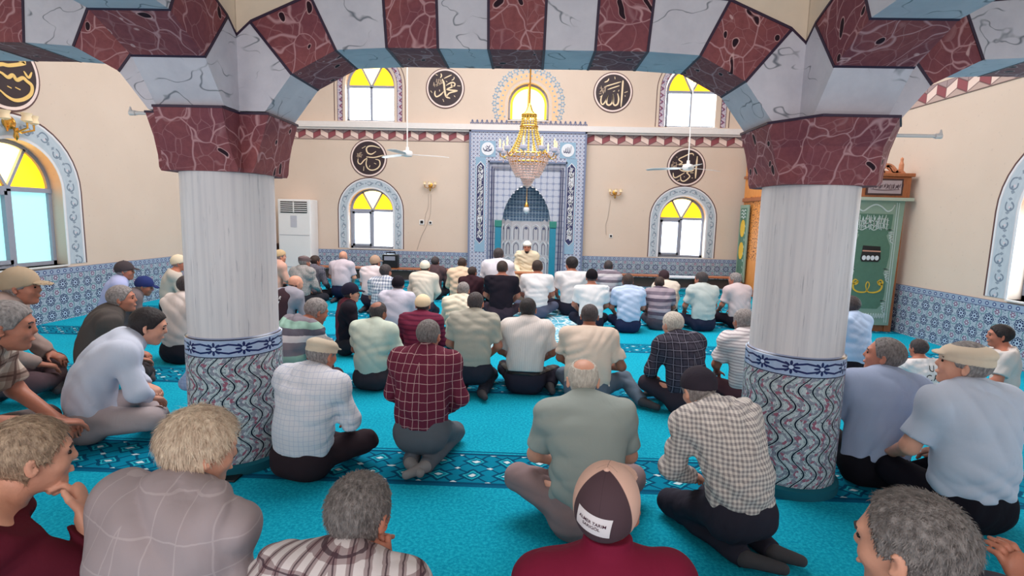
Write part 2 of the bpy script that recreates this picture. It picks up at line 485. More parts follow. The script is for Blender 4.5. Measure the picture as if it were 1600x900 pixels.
def wall(name, fn, s0, s1, z0, z1, ops, th, mat):
    """a wall with arched openings; fn(s, z, depth) -> point. ops: (centre, half width, sill, spring, rise)"""
    mb = MB(); x = s0
    def blk(a, b, c, d):
        if b - a > 1e-4 and d - c > 1e-4: mb.prism([(a, c), (b, c), (b, d), (a, d)], fn, 0, th)
    cols = {}
    for o in sorted(ops): cols.setdefault(round(o[0], 1), []).append(o)
    for k, os_ in sorted(cols.items()):
        W = max(o[1] for o in os_); c = os_[0][0]
        blk(x, c - W, z0, z1); zb = z0
        for (c_, hw, sill, spr, rise) in sorted(os_, key=lambda o: o[2]):
            if hw < W:
                blk(c - W, c - hw, zb, spr + rise + .1); blk(c + hw, c + W, zb, spr + rise + .1)
            blk(c - hw, c + hw, zb, sill)
            N = 16; zt = spr + rise + .1
            for i in range(N):
                a0, a1 = PI * i / N, PI * (i + 1) / N
                p0 = (c + hw * math.cos(a0), spr + rise * math.sin(a0)); p1 = (c + hw * math.cos(a1), spr + rise * math.sin(a1))
                mb.prism([p1, p0, (p0[0], zt), (p1[0], zt)], fn, 0, th)
            zb = zt
        blk(c - W, c + W, zb, z1); x = c + W
    blk(x, s1, z0, z1)
    return mb.build(name, mat, **ST)
fB = lambda s, z, d: (s, YB + d, z)
fL = lambda s, z, d: (XL - d, s, z)
fR = lambda s, z, d: (XR + d, s, z)
WB = [(-3.70, .52, .74, 1.62, .50), (3.46, .52, .72, 1.60, .50)]
WU = [(-3.70, .56, 3.62, 4.40, .56), (3.52, .56, 3.62, 4.40, .56)]
WC = (-.12, .46, 3.70, 4.06, .46)
NI = (-.10, .585, 0.0, 1.45, .83)
wall('wall_back', fB, XL, XR, 0, ZT, WB + WU + [WC, NI], .26, M_WALL)
WL = [(6.43, .60, .74, 1.72, .60), (10.0, .60, .74, 1.72, .60), (2.2, .60, .74, 1.72, .60)]
WR = [(5.52, .60, .74, 1.72, .60), (1.3, .60, .74, 1.72, .60)]
wall('wall_left', fL, YR, YB + .26, 0, ZT, [WL[0], WL[2]], .26, M_WALL)
wall('wall_right', fR, YR, YB + .26, 0, ZT, WR, .26, M_WALL)

def mask_prism(mb, poly, fn, d0, d1): mb.prism(poly, fn, d0, d1)
def ring_path(cx, hw, sill, spr, rise, off, N=20):
    P = [(cx - hw - off, sill)]
    for i in range(N + 1):
        a = PI - PI * i / N; P.append((cx + (hw + off) * math.cos(a), spr + (rise + off) * math.sin(a)))
    return P + [(cx + hw + off, sill)]
def ribbon(name, fn, A, B, d, th, mat, parent, closed_uv=True, **t):
    """flat band between two matching outlines with a running uv"""
    me = bpy.data.meshes.new(name); n = len(A); v = []; f = []; uv = []
    L = [0]
    for i in range(1, n): L.append(L[-1] + math.dist(A[i], A[i - 1]))
    for a, b in zip(A, B): v += [fn(*a, d), fn(*b, d)]
    for a, b in zip(A, B): v += [fn(*a, d + th), fn(*b, d + th)]
    for i in range(n - 1):
        j = 2 * i; k = 2 * n
        f.append((j, j + 1, j + 3, j + 2)); uv.append(((L[i], 0), (L[i], 1), (L[i + 1], 1), (L[i + 1], 0)))
        for q in ((j, j + 2, k + j + 2, k + j), (j + 1, k + j + 1, k + j + 3, j + 3)):
            f.append(q); uv.append(((L[i], 0), (L[i + 1], 0), (L[i + 1], 0), (L[i], 0)))
    me.from_pydata(v, [], f); me.materials.append(mat); ul = me.uv_layers.new(name='UVMap')
    k = 0
    for poly in uv:
        for c in poly: ul.data[k].uv = c; k += 1
    o = bpy.data.objects.new(name, me); col.objects.link(o); o.parent = parent
    return tag(o, **t)
def arch_window(n, fn, o, border, bars=True, sash=True, style='scroll', paneL=None, paneR=None, ambers=None):
    cx, hw, sill, spr, rise = o
    root = empty('window_%d' % n, **ST)
    fw = .05; mb = MB()
    P = ring_path(cx, hw, sill, spr, rise, 0); Q = ring_path(cx, hw, sill, spr, rise, -fw)
    P2 = [(cx + hw, sill)] ; d0, d1 = .15, .20
    for i in range(len(P) - 1): mb.prism([P[i], P[i + 1], Q[i + 1], Q[i]], fn, d0, d1)
    bx = lambda a, b, c, d, e0=d0, e1=d1: mb.prism([(a, c), (b, c), (b, d), (a, d)], fn, e0, e1)
    bx(cx - hw, cx + hw, sill, sill + fw)
    if bars:
        bx(cx - .028, cx + .028, sill, spr, d0 - .01); bx(cx - hw, cx + hw, spr - .03, spr + .03, d0 - .01)
        for sg in (-1, 1):
            a = R(90 - 28 * sg); e = (cx + (hw - .03) * math.cos(a), spr + (rise - .03) * math.sin(a)); nx, nz = -math.sin(a) * .018, math.cos(a) * .018
            mb.prism([(cx - nx, spr - nz), (cx + nx, spr + nz), (e[0] + nx, e[1] + nz), (e[0] - nx, e[1] - nz)], fn, d0, d1)
    if sash:
        for (a, b) in ((cx - hw + fw, cx - .028),):
            bx(a, a + .05, sill + fw, spr - .03, d0 - .02); bx(b - .04, b, sill + fw, spr - .03, d0 - .02)
            bx(a, b, sill + fw, sill + fw + .05, d0 - .02); bx(a, b, spr - .08, spr - .03, d0 - .02)
    mb.build('window_frame', M_FRAME, root)
    dp = .185
    if bars:
        for k, (a, b) in enumerate(((cx - hw, cx), (cx, cx + hw))):
            m = MB(); m.prism([(a, sill), (b, sill), (b, spr), (a, spr)], fn, dp, dp + .006)
            m.build('pane', (paneL or M_PANE, paneR or M_PANE)[k], root)
        for k, (a0, a1) in enumerate(((0, 62), (62, 118), (118, 180))):
            poly = [(cx, spr)] + [(cx + hw * math.cos(R(a0 + (a1 - a0) * i / 8)), spr + rise * math.sin(R(a0 + (a1 - a0) * i / 8))) for i in range(9)]
            m = MB(); m.prism(poly, fn, dp, dp + .006); m.build('fanlight_pane', (ambers or (M_AMBER, M_SUNNY, M_AMBER))[k], root)
    else:
        poly = [(cx - hw, sill)] + [(cx + hw * math.cos(PI - PI * i / 16), spr + rise * math.sin(PI - PI * i / 16)) for i in range(17)] + [(cx + hw, sill)]
        m = MB(); m.prism(poly, fn, dp, dp + .006); m.build('pane', M_SUNNY, root)
        m = MB(); m.prism([(cx - .025, sill), (cx + .025, sill), (cx + .025, spr + rise), (cx - .025, spr + rise)], fn, d0 - .02, d1); m.build('mullion', M_BRASS, root)
    m = MB(); m.prism([(cx - hw, sill - .02), (cx + hw, sill - .02), (cx + hw, sill), (cx - hw, sill)], fn, -.03, .2); m.build('window_sill', M_STONE, root)
    if style == 'scroll':
        ribbon('painted_surround', fn, ring_path(cx, hw, sill, spr, rise, .03), ring_path(cx, hw, sill, spr, rise, border), -.005, .005, M_SCROLL, root)
        for o0, o1, mt in ((0.0, .03, M_TILEW), (border, border + .02, M_TILEW), (border + .02, border + .042, M_RINGD)):
            ribbon('painted_line', fn, ring_path(cx, hw, sill, spr, rise, o0), ring_path(cx, hw, sill, spr, rise, o1), -.006, .006, mt, root)
    elif style == 'leaf':
        ribbon('painted_surround', fn, ring_path(cx, hw, sill, spr, rise, .06), ring_path(cx, hw, sill, spr, rise, .17), -.005, .005, M_ZIG, root)
        for o0, o1 in ((.06, .07), (.17, .18), (.24, .255)):
            ribbon('painted_line', fn, ring_path(cx, hw, sill, spr, rise, o0), ring_path(cx, hw, sill, spr, rise, o1), -.006, .006, M_RINGD, root)
    return root
arch_window(1, fB, WB[0], .21); arch_window(2, fB, WB[1], .20)
arch_window(3, fB, WU[0], .2, sash=False, style='leaf'); arch_window(4, fB, WU[1], .2, sash=False, style='leaf')
sunwin = arch_window(5, fB, WC, .2, bars=False, sash=False, style='none')
arch_window(6, fL, WL[0], .27, paneL=M_PANEG, paneR=M_PANEG); arch_window(7, fR, WR[0], .27)
arch_window(8, fL, WL[2], .27); arch_window(9, fR, WR[1], .27)
ribbon('amber_glass_rim', fB, ring_path(*WC, -.10), ring_path(*WC, -.04), .17, .006, M_AMBER, sunwin)
# painted star ring round the sunny window
mb = MB(); cx, cz = -.12, 4.06
for i in range(-2, 19):
    a = PI * i / 16; c = (cx + .76 * math.cos(a), cz + .76 * math.sin(a)); pts = []
    for k in range(12):
        r_ = .062 if k % 2 == 0 else .034; pts.append((c[0] + r_ * math.cos(a + PI * k / 6), c[1] + r_ * math.sin(a + PI * k / 6)))
    pts.append(pts[0]); stroke(mb, pts, .014, fB, -.001, -.008, pen=False)
    for s_ in (.60, .68):
        b = a + (PI / 32 if s_ == .6 else 0); mb.prism([(cx + (s_ + dr) * math.cos(b + da), cz + (s_ + dr) * math.sin(b + da)) for dr, da in ((.03, 0), (0, .035), (-.03, 0), (0, -.035))], fB, -.001, -.008)
mb.build('painted_star_ring', M_LBLUE, sunwin)
ribbon('painted_glow_ring', fB, ring_path(cx, .46, 3.7, 4.06, .46, .07), ring_path(cx, .46, 3.7, 4.06, .46, .20), -.004, .004, plain('orange_glow_paint', (236, 190, 150), .6), sunwin)  # the window's orange glow on the plaster, painted as a band

mb = MB(); mb.box((XL, YB - .012, 3.20), (-1.42, YB, 3.44)).box((1.19, YB - .012, 3.20), (XR, YB, 3.44)); mb.build('trim_1', M_BELT_X, **ST)
mb = MB(); mb.box((XL, YB - .13, 3.46), (XR, YB, 3.58)).box((XL, YB - .09, 3.42), (XR, YB, 3.46)); mb.build('trim_2', M_STONE, **ST)
mb = MB(); mb.box((XR - .012, 3.4, 3.20), (XR, YB, 3.44)); mb.build('trim_4', M_BELT_Y, **ST)
mb = MB(); mb.box((XL, YB - .02, 0), (-1.42, YB, .70)).box((1.19, YB - .02, 0), (XR, YB, .70)); mb.build('baseboard_back', M_DADO_X, **ST)
mb = MB(); mb.box((XL, YR, 0), (XL + .02, YB - .02, .70)); mb.build('baseboard_left', M_DADO_Y, **ST)
mb = MB(); mb.box((XR - .02, YR, 0), (XR, YB - .02, .70)); mb.build('baseboard_right', M_DADO_Y, **ST)
# hall ceiling with the open dome ring, gallery ceiling over the rear
mb = MB(); cx, cy, rr = -.4, 7.8, 3.4; N = 32
for i in range(N):
    a0, a1 = 2 * PI * i / N, 2 * PI * (i + 1) / N
    def edge(a):
        k = 1e9
        for e, l in ((math.cos(a), (XR - cx)), (-math.cos(a), cx - XL), (math.sin(a), YB - cy), (-math.sin(a), cy - 3.3)):
            if e > 1e-6: k = min(k, l / e)
        return (cx + k * math.cos(a), cy + k * math.sin(a))
    p = [(cx + rr * math.cos(a0), cy + rr * math.sin(a0)), edge(a0), edge(a1), (cx + rr * math.cos(a1), cy + rr * math.sin(a1))]
    mb.prism(p, lambda a, b, d: (a, b, d), ZT, ZT + .15)
mb.lathe([(rr, ZT), (rr + .15, ZT), (rr + .15, ZT + .9), (rr, ZT + .9), (rr, ZT)], (cx, cy, 0), 32, caps=False)
mb.build('ceiling', M_CEIL, **ST)
mb = MB(); mb.box((XL - .26, YR, 3.15), (XR + .26, 3.26, 3.3)); mb.build('trim_5', M_CEIL, **ST)
mb = MB(); mb.box((XL, 3.06, 3.3), (XR, 3.26, 4.2)); mb.build('trim_6', M_WALL, **ST)

# ---------------------------------------------------------------- columns and arcade
XC = (-1.76, 1.56); YC = 3.08; YF, YK = 2.90, 3.26
SPANX = 3.32; HALF = 1.66
PROF = [(-1.34, 2.04), (-1.19, 2.235), (-.95, 2.36), (-.68, 2.375), (-.41, 2.375), (-.145, 2.375), (.145, 2.375), (.41, 2.375), (.68, 2.375), (.95, 2.36), (1.19, 2.235), (1.34, 2.04)]
EXT = [(-1.46, 2.42), (-1.40, 2.49), (-1.08, 2.625), (-.70, 2.66), (-.42, 2.66), (-.15, 2.66), (.15, 2.66), (.42, 2.66), (.70, 2.66), (1.08, 2.625), (1.40, 2.49), (1.46, 2.42)]
VCOL = [1, 0, 1, 0, 1, 0, 1, 0, 1, 0, 1]      # 1 grey, 0 red for each voussoir from one springer to the other
def arch(name, ctr, fn, t0, t1, ztop, flip=False):
    """fn(along, z, depth) -> point; bands of painted voussoirs, plaster spandrel above"""
    mb = MB()
    for i in range(11):
        slot = 1 if i in (0, 10) else (0 if i in (1, 9) else (0 if i % 2 else 1))
        a, b = PROF[i], PROF[i + 1]; c, d = EXT[i + 1], EXT[i]
        poly = [(ctr + q[0], q[1]) for q in (a, b, c, d)]
        if i == 0: poly = [(ctr - 1.34, 2.04), (ctr - 1.19, 2.235), (ctr - 1.40, 2.49), (ctr - 1.48, 2.42), (ctr - 1.48, 2.04)]
        if i == 10: poly = [(ctr + 1.19, 2.235), (ctr + 1.34, 2.04), (ctr + 1.48, 2.04), (ctr + 1.48, 2.42), (ctr + 1.40, 2.49)]
        mb.prism(poly, fn, t0, t1, slot)
        # joint line
        if i:
            e = EXT[i]; p = PROF[i]; L = math.dist(p, e); n = ((e[1] - p[1]) / L * .007, -(e[0] - p[0]) / L * .007)
            mb.prism([(ctr + p[0] - n[0], p[1] - n[1] - .002), (ctr + p[0] + n[0], p[1] + n[1] - .002), (ctr + e[0] + n[0], e[1] + n[1]), (ctr + e[0] - n[0], e[1] - n[1])], fn, t0 - .003, t1 + .003, 3)
    E = [(ctr + x, z) for x, z in [(-1.48, 2.42)] + EXT[1:-1] + [(1.48, 2.42)]]
    for i in range(len(E) - 1):
        mb.prism([E[i], E[i + 1], (E[i + 1][0], ztop), (E[i][0], ztop)], fn, t0 + .002, t1 - .002, 2)
        a, b = E[i], E[i + 1]
        mb.prism([a, b, (b[0], b[1] + .014), (a[0], a[1] + .014)], fn, t0 - .004, t1 + .004, 3)
    return mb.build(name, [M_RED, M_GREY, M_SPAN, M_LINE], **ST)
fX = lambda s, z, d: (s, d, z)
for k, c in enumerate((XC[0] - HALF, -.10, XC[1] + HALF)): arch('trim_%d' % (7 + k), c, fX, YF, YK, 3.15)
for k, xc in enumerate(XC):
    fY = lambda s, z, d: (d, s, z)
    arch('trim_%d' % (10 + k), YC - HALF, fY, xc - .18, xc + .18, 3.15)
# solid cores above each column, between the four arches
def core(xc, n, yc=YC):
    mb = MB(); mb.box((xc - .178, yc - .178, 2.035), (xc + .178, yc + .178, 2.42), 0).box((xc - .178, yc - .178, 2.42), (xc + .178, yc + .178, 3.15), 1)
    mb.build('trim_%d' % n, [M_GREY, M_SPAN], **ST)
for k, xc in enumerate(XC): core(xc, 12 + k)

def capital_bm(diag):
    """cross-shaped capital that flares from the round shaft to the springers"""
    def plan(e, w, front):
        if diag:
            return [(-w, -front), (w, -front), (e, -w), (e, w), (w, e), (-w, e), (-e, w), (-e, -w)]
        return [(-w, -front), (w, -front), (w, -w), (e, -w), (e, w), (w, w), (w, e), (-w, e), (-w, w), (-e, w), (-e, -w), (-w, -w)]
    mb = MB(); L = [(1.715, .255, .20, .255), (1.735, .262, .205, .262), (1.80, .275, .19, .285), (1.90, .30, .18, .315), (2.03, .34, .18, .345 + (.07 if diag else 0))]
    rings = []
    for z, e, w, f_ in L:
        P = plan(e, w, f_)
        rings.append([(x, y, z) for x, y in P])
    n = len(rings[0]); v = [p for r_ in rings for p in r_]; fs = []
    for i in range(len(rings) - 1):
        for k in range(n): fs.append((i * n + k, i * n + (k + 1) % n, (i + 1) * n + (k + 1) % n, (i + 1) * n + k))
    fs += [tuple(range(n))[::-1], tuple(range((len(rings) - 1) * n, len(rings) * n))]
    mb.add(v, fs, 0)
    P = plan(.343, .183, L[-1][3] + .003); mb.prism(P, lambda a, b, d: (a, b, d), 2.022, 2.034, 1)
    return mb
def column(xc, yc, label, diag=False):
    root = empty('column', (xc, yc, 0), label=label, category='column')
    MB().lathe([(.245, .7), (.245, 1.72)], n=48).build('shaft', M_SHAFT, root, smooth=True)
    MB().lathe([(.262, .06), (.262, .785), (.245, .80)], n=64).build('tile_sleeve', M_SLEEVE, root, smooth=True)
    MB().lathe([(.285, 0), (.285, .05), (.27, .062)], n=48).build('base', plain('teal_carpet_wrap', (6, 92, 110), .9), root, smooth=True)
    capital_bm(diag).build('capital', [M_RED, M_LINE], root)
    return root
column(XC[0], YC, 'round painted marble column with patterned tile sleeve, left of the open arch')
column(XC[1], YC, 'round painted marble column with patterned tile sleeve, right of the open arch beside the pulpit', True)
for xc in XC:
    for yy in (-.25,):
        MB().box((xc - .3, yy - .3, 0), (xc + .3, yy - .001 + .3, 3.15)).build('wall_rear', M_WALL, **ST)
mb = MB(); mb.box((XL, 2.85, 0), (XL + .18, 3.30, 3.15)); mb.build('wall_pier_left', M_WALL, **ST)
for cxx, side in ((XC[0] - SPANX, 'outer_left'), (XC[1] + SPANX, 'outer_right')):
    MB().box((cxx - .25, YC - .25, 0), (cxx + .25, YC + .25, 2.45)).build('wall_pier_' + side, M_WALL, **ST)
mb = MB(); mb.box((XL, YF, 2.42), (XC[0] - SPANX + .2, YK, 3.15)); mb.box((XC[1] + SPANX - .2, YF, 2.42), (XR, YK, 3.15)); mb.build('wall_arcade', M_SPAN, **ST)

# thin iron rods that run out from the arcade
for sx, x0, x1, z, lb in ((-1, XC[0] - .16, -2.33, 2.055, 'slim pale rod sticking out from the left column'), (1, XC[1] + .16, 2.25, 2.012, 'slim pale rod sticking out from the right column')):
    mb = MB(); mb.tube([(x0, 3.10, z), (x1, 3.10, z)], .010, 10); mb.tube([(x1 - sx * .03, 3.10, z), (x1 + sx * .005, 3.10, z)], .015, 10)
    mb.tube([(x1, 3.10, z), (x1, 3.10, z + .035)], [.012, .004], 8)
    mb.build('tie_rod', M_STONE, smooth=True, label=lb, category='rod')
# ---------------------------------------------------------------- mihrab
mih = empty('prayer_niche', (-.1, YB, 0), label='tall tiled prayer niche with navy script panels at the centre of the back wall', category='prayer niche')
def P(o): o.matrix_parent_inverse = Matrix.Translation((.1, -YB, 0)); return o
fM = lambda s, z, d: (s, YB - d, z)
mb = MB(); cx = -.10; N = 24
def slab(mb, x0, x1, z0, z1, hw, spr, rise, d0, d1, slot=0):
    bl = lambda a, b, c, d: mb.prism([(a, c), (b, c), (b, d), (a, d)], fM, d0, d1, slot)
    bl(x0, cx - hw, z0, z1); bl(cx + hw, x1, z0, z1)
    pts = []
    for i in range(N + 1):
        t = -1 + 2 * i / N; x = cx + hw * t
        pts.append((x, spr + rise * (1 - abs(t) ** 1.9) ** .62 * (1 + .05 * (1 - abs(t)))))
    for i in range(N): mb.prism([pts[i], pts[i + 1], (pts[i + 1][0], z1), (pts[i][0], z1)], fM, d0, d1, slot)
    return pts
slab(mb, -1.40, 1.18, 0, 3.44, .86, 2.75, .001, 0, .14)
P(mb.build('tile_surround', M_MIH, mih))
mb = MB(); pts = slab(mb, -.965, .765, 0, 2.76, .555, 1.45, .80, 0, .10); P(mb.build('inner_panel', M_MIHP, mih))
mb = MB()
for o_ in (.0, .045): mb.tube([fM(x, z, .145 - .02) for x, z in [(-.90 + o_, 0.0), (-.90 + o_, 2.66 - o_), (.70 - o_, 2.66 - o_), (.70 - o_, 0.0)]], .012, 6)
P(mb.build('inner_frame', M_NAVY, mih))
mb = MB()
for (x0, x1, z0, z1) in ((-1.42, -1.38, 0, 3.45), (1.16, 1.20, 0, 3.45), (-.985, -.955, 0, 2.79), (.755, .785, 0, 2.79)): mb.prism([(x0, z0), (x1, z0), (x1, z1), (x0, z1)], fM, .0, .16)
mb.prism([(-1.42, 3.41), (1.2, 3.41), (1.2, 3.45), (-1.42, 3.45)], fM, 0, .16); mb.prism([(-.985, 2.75), (.785, 2.75), (.785, 2.79), (-.985, 2.79)], fM, 0, .16)
P(mb.build('moulding', plain('grey_blue_moulding', (120, 130, 158), .4), mih))
for x0, x1 in ((-1.235, -1.075), (.80, .965)):
    xm = (x0 + x1) / 2
    def panel(g, z0, z1, tip, d): return [(x0 - g, z0 + tip), (xm, z0 - g), (x1 + g, z0 + tip), (x1 + g, z1 - tip), (xm, z1 + g), (x0 - g, z1 - tip)]
    mb = MB(); mb.prism([(x0 - .035, .74), (x1 + .035, .74), (x1 + .035, 2.86), (x0 - .035, 2.86)], fM, .13, .146, 0)
    mb.prism(panel(.012, .93, 2.76, .09, 0), fM, .14, .15, 1); mb.prism(panel(0, .94, 2.75, .09, 0), fM, .14, .156, 2)
    o = P(mb.build('script_panel', [M_LBLUE, M_TILEW, M_NAVY], mih))
    m2 = MB(); rnd = random.Random(int(x0 * 100)); z = 1.06
    while z < 2.66:
        k = rnd.random(); w_ = (x1 - x0) * .36
        if k < .4: pts_ = [(xm - w_, z), (xm - w_ * .2, z + .05), (xm + w_ * .5, z - .01), (xm + w_, z + .045)]
        elif k < .7: pts_ = [(xm + w_ * rnd.uniform(-1, 1), z - .03), (xm + w_ * rnd.uniform(-.6, .6), z + .07)]
        else: pts_ = [(xm - w_ * .8, z + .03), (xm - w_ * .2, z - .02), (xm + w_ * .3, z + .02), (xm, z + .05), (xm - w_ * .4, z + .03)]
        stroke(m2, pts_, .020, fM, .155, .160); 
        stroke(m2, [(xm + w_ * rnd.uniform(-1, 1), z + rnd.uniform(0, .05)), (xm + w_ * rnd.uniform(-1, 1), z + rnd.uniform(0, .05))], .014, fM, .155, .160)
        z += rnd.uniform(.028, .045)
    m2.build('lettering', M_TILEW, o)
for xm in (-1.0, .785):
    mb = MB(); mb.prism([(xm - .175, 2.87), (xm + .175, 2.87), (xm + .175, 3.22), (xm - .175, 3.22)], fM, .13, .147, 0)
    mb.prism([(xm + .145 * math.cos(2 * PI * i / 24), 3.045 + .145 * math.sin(2 * PI * i / 24)) for i in range(24)], fM, .14, .155, 1)
    if xm < 0:
        for s_ in ([(.09, .03), (.06, -.03), (.0, .0), (-.07, -.06)], [(.10, -.02), (.02, -.05), (-.08, -.03), (-.1, .02)], [(.05, .08), (.02, .03), (-.03, .07)], [(-.05, .05), (-.02, -.01)]):
            stroke(mb, [(xm + a, 3.045 + b) for a, b in s_], .018, fM, .155, .159, 2)
    else:
        for s_ in ([(.07, .09), (.065, -.06)], [(.035, .06), (.04, -.04), (.015, -.055), (-.0, -.02), (.0, .07)], [(.0, -.03), (-.03, -.055), (-.045, -.01), (-.035, .05)], [(-.045, -.03), (-.08, -.05), (-.085, .0)]):
            stroke(mb, [(xm + a, 3.045 + b) for a, b in s_], .018, fM, .155, .159, 2)
    P(mb.build('round_script_tile', [M_LBLUE, M_TILEW, M_NAVY], mih))
# little palmette cresting
mb = MB()
for i in range(24):
    x = -1.37 + i * 2.53 / 23
    for s_ in ([(0, 0), (0, .10)], [(-.035, .01), (-.04, .05), (-.012, .05)], [(.035, .01), (.04, .05), (.012, .05)], [(-.02, .075), (0, .11), (.02, .075)]):
        stroke(mb, [(x + a, 3.585 + b) for a, b in s_], .016, fM, .002, .012, pen=False)
P(mb.build('palmette_cresting', plain('blue_grey_cresting', (104, 116, 150), .5), mih))
# half-round niche with seven fluted bays under a stepped half dome
mb = MB(); m2 = MB(); r0 = .55; nb = 7
for i in range(nb):
    a0, a1 = PI * i / nb, PI * (i + 1) / nb
    p0 = (cx + r0 * math.cos(a0), .04 - .0 + .0 + r0 * math.sin(a0)); p1 = (cx + r0 * math.cos(a1), .04 + r0 * math.sin(a1))
    def fb(s, z, d, p0=p0, p1=p1):
        L = math.dist(p0, p1); tx, ty = (p1[0] - p0[0]) / L, (p1[1] - p0[1]) / L; nx, ny = ty, -tx
        if nx * (cx - p0[0]) + ny * (-p0[1]) < 0: nx, ny = -nx, -ny
        return (p0[0] + tx * s + nx * d, YB - .10 + p0[1] + ty * s + ny * d, z)
    L = math.dist(p0, p1)
    mb.prism([(0, 0), (L, 0), (L, 1.5), (0, 1.5)], fb, -.03, 0, 0)
    q = MB()
    for zz0, zz1 in ((.0, .62), (.66, .98), (1.0, 1.38)):
        h = L * .40
        pts_ = [(L / 2 - h, zz0), (L / 2 - h, zz1 - .09), (L / 2 - h * .55, zz1 - .03), (L / 2, zz1), (L / 2 + h * .55, zz1 - .03), (L / 2 + h, zz1 - .09), (L / 2 + h, zz0)]
        stroke(m2, pts_, .018, fb, 0, .012, 0, pen=False)
        stroke(m2, [(L / 2 + (a - L / 2) * .6, zz0 + (b - zz0) * .8 + .02) for a, b in pts_], .012, fb, 0, .008, 1, pen=False)
    m2.prism([(L / 2 + .028 * math.cos(2 * PI * k / 10), 1.29 + .028 * math.sin(2 * PI * k / 10)) for k in range(10)], fb, 0, .01, 1)
mb.add([], [])
P(mb.build('niche_wall', plain('pale_carved_marble', (206, 202, 206), .4), mih))
P(m2.build('bay_tracery', [M_TILEW, plain('slate_inlay', (96, 100, 128), .4)], mih))
mb = MB(); prof = []
for i in range(9):
    a = PI / 2 * i / 9; z = 1.46 + .80 * math.sin(a); prof += [(r0 * math.cos(a) + .004, z - .0), (r0 * math.cos(a + PI / 18) + .01, z + .005)]
prof.append((.02, 2.27)); n = 24; v = []; fs = []
for r_, z in prof:
    for k in range(n + 1): w = PI * k / n; v.append((cx + r_ * math.cos(w), YB - .08 + r_ * math.sin(w), z))
for i in range(len(prof) - 1):
    for k in range(n): fs.append((i * (n + 1) + k, i * (n + 1) + k + 1, (i + 1) * (n + 1) + k + 1, (i + 1) * (n + 1) + k))
mb.add(v, fs); P(mb.build('stepped_half_dome', M_NICHE, mih))
for xa, xb in ((-.80, -.66), (.44, .58)):
    mb = MB(); mb.prism([(xa, 0), (xb, 0), (xb, 1.32), (xa, 1.32)], fM, .05, .20, 0); mb.prism([(xa - .01, 1.32), (xb + .01, 1.32), (xb + .01, 1.47), (xa - .01, 1.47)], fM, .05, .215, 1)
    P(mb.build('turquoise_pilaster', [M_TURQ, plain('green_capital_tile', (40, 128, 116), .3)], mih, bevel=.01))
lamp = empty('hanging_lamp', (-.1, 12.05, 1.62), label='small glass oil lamp hanging inside the prayer niche', category='lamp')
MB().lathe([(.01, .0), (.05, .03), (.075, .09), (.06, .14), (.05, .15)], n=16).build('lamp_glass', plain('lamp_milk_glass', (226, 232, 240), .3), lamp, smooth=True)
MB().lathe([(.05, .15), (.055, .17), (.03, .24), (.008, .27), (.004, .62)], n=16).build('lamp_cap', M_BRASS, lamp, smooth=True)

# ---------------------------------------------------------------- painted calligraphy roundels
def roundel(c, r, fn, label, wd, marks=(), gilt=M_GILT, cluster=None, seed=1):
    n = 48; mb = MB(); base = fn(c[0], c[1], 0)
    disc = lambda k: [(c[0] + k * math.cos(2 * PI * i / n), c[1] + k * math.sin(2 * PI * i / n)) for i in range(n)]
    mb.prism(disc(r), fn, -.001, -.012); o = mb.build('calligraphy_roundel', M_RINGD, label=label, category='wall roundel')
    MB().prism(disc(r * .955), fn, -.010, -.016).build('pale_ring', M_RING, o)
    MB().prism(disc(r * .875), fn, -.014, -.019).build('dark_disc', M_DISC, o)
    m = MB()
    for s_, k in wd: stroke(m, s_, r * k * 1.12, fn, -.018, -.026)
    for s_ in marks: stroke(m, s_, r * .06, fn, -.018, -.024)
    m.build('gilt_letters', gilt, o)
    if cluster:
        m = MB(); rn = random.Random(seed); x0, z0, x1, z1 = cluster
        for _ in range(16):
            x, z = rn.uniform(x0, x1), rn.uniform(z0, z1); a = rn.choice((0, 1.4, 1.7, .5)); l = .22 * abs(x1 - x0)
            stroke(m, [(x - l * math.cos(a), z - l * math.sin(a)), (x + l * math.cos(a) * .6, z + l * math.sin(a) * .8), (x + l * math.cos(a), z + l * math.sin(a))], r * .03, fn, -.018, -.023)
        m.build('small_script', plain('dull_gilt', (196, 172, 150), .5), o)
    return o
def px_map(x0, y0, sc, ax, val):
    def f(pts):
        out = []
        for a, b in pts:
            p = un(x0 + a / sc, y0 + b / sc, ax, val); out.append((p[0] if ax == 1 else p[1], p[2]))
        return out
    return f
m = px_map(915, 105, 11.25, 1, YB)
roundel((1.745, 4.335), .435, fB, 'round black calligraphy disc with tall straight strokes, right of the glowing window', [
    (m([(655, 235), (650, 300), (635, 500), (618, 700)]), .075), (m([(560, 465), (578, 560), (562, 645), (518, 675), (486, 645), (482, 560), (480, 475)]), .07),
    (m([(480, 480), (472, 600), (440, 655), (400, 670), (368, 640), (372, 560), (395, 490)]), .07), (m([(395, 490), (345, 605), (300, 658), (270, 628), (268, 560), (292, 490)]), .06),
    (m([(340, 345), (470, 305), (620, 260)]), .05), (m([(385, 398), (480, 365), (595, 328)]), .045)],
    [m(s) for s in ([(330, 270), (385, 245), (408, 205)], [(510, 172), (516, 215)], [(575, 430), (585, 402)], [(480, 432), (515, 418)], [(680, 452), (735, 432)], [(690, 498), (692, 522)], [(250, 530), (290, 500)])],
    cluster=(*m([(250, 470)])[0], *m([(350, 355)])[0]))
m = px_map(655, 105, 12.86, 1, YB)
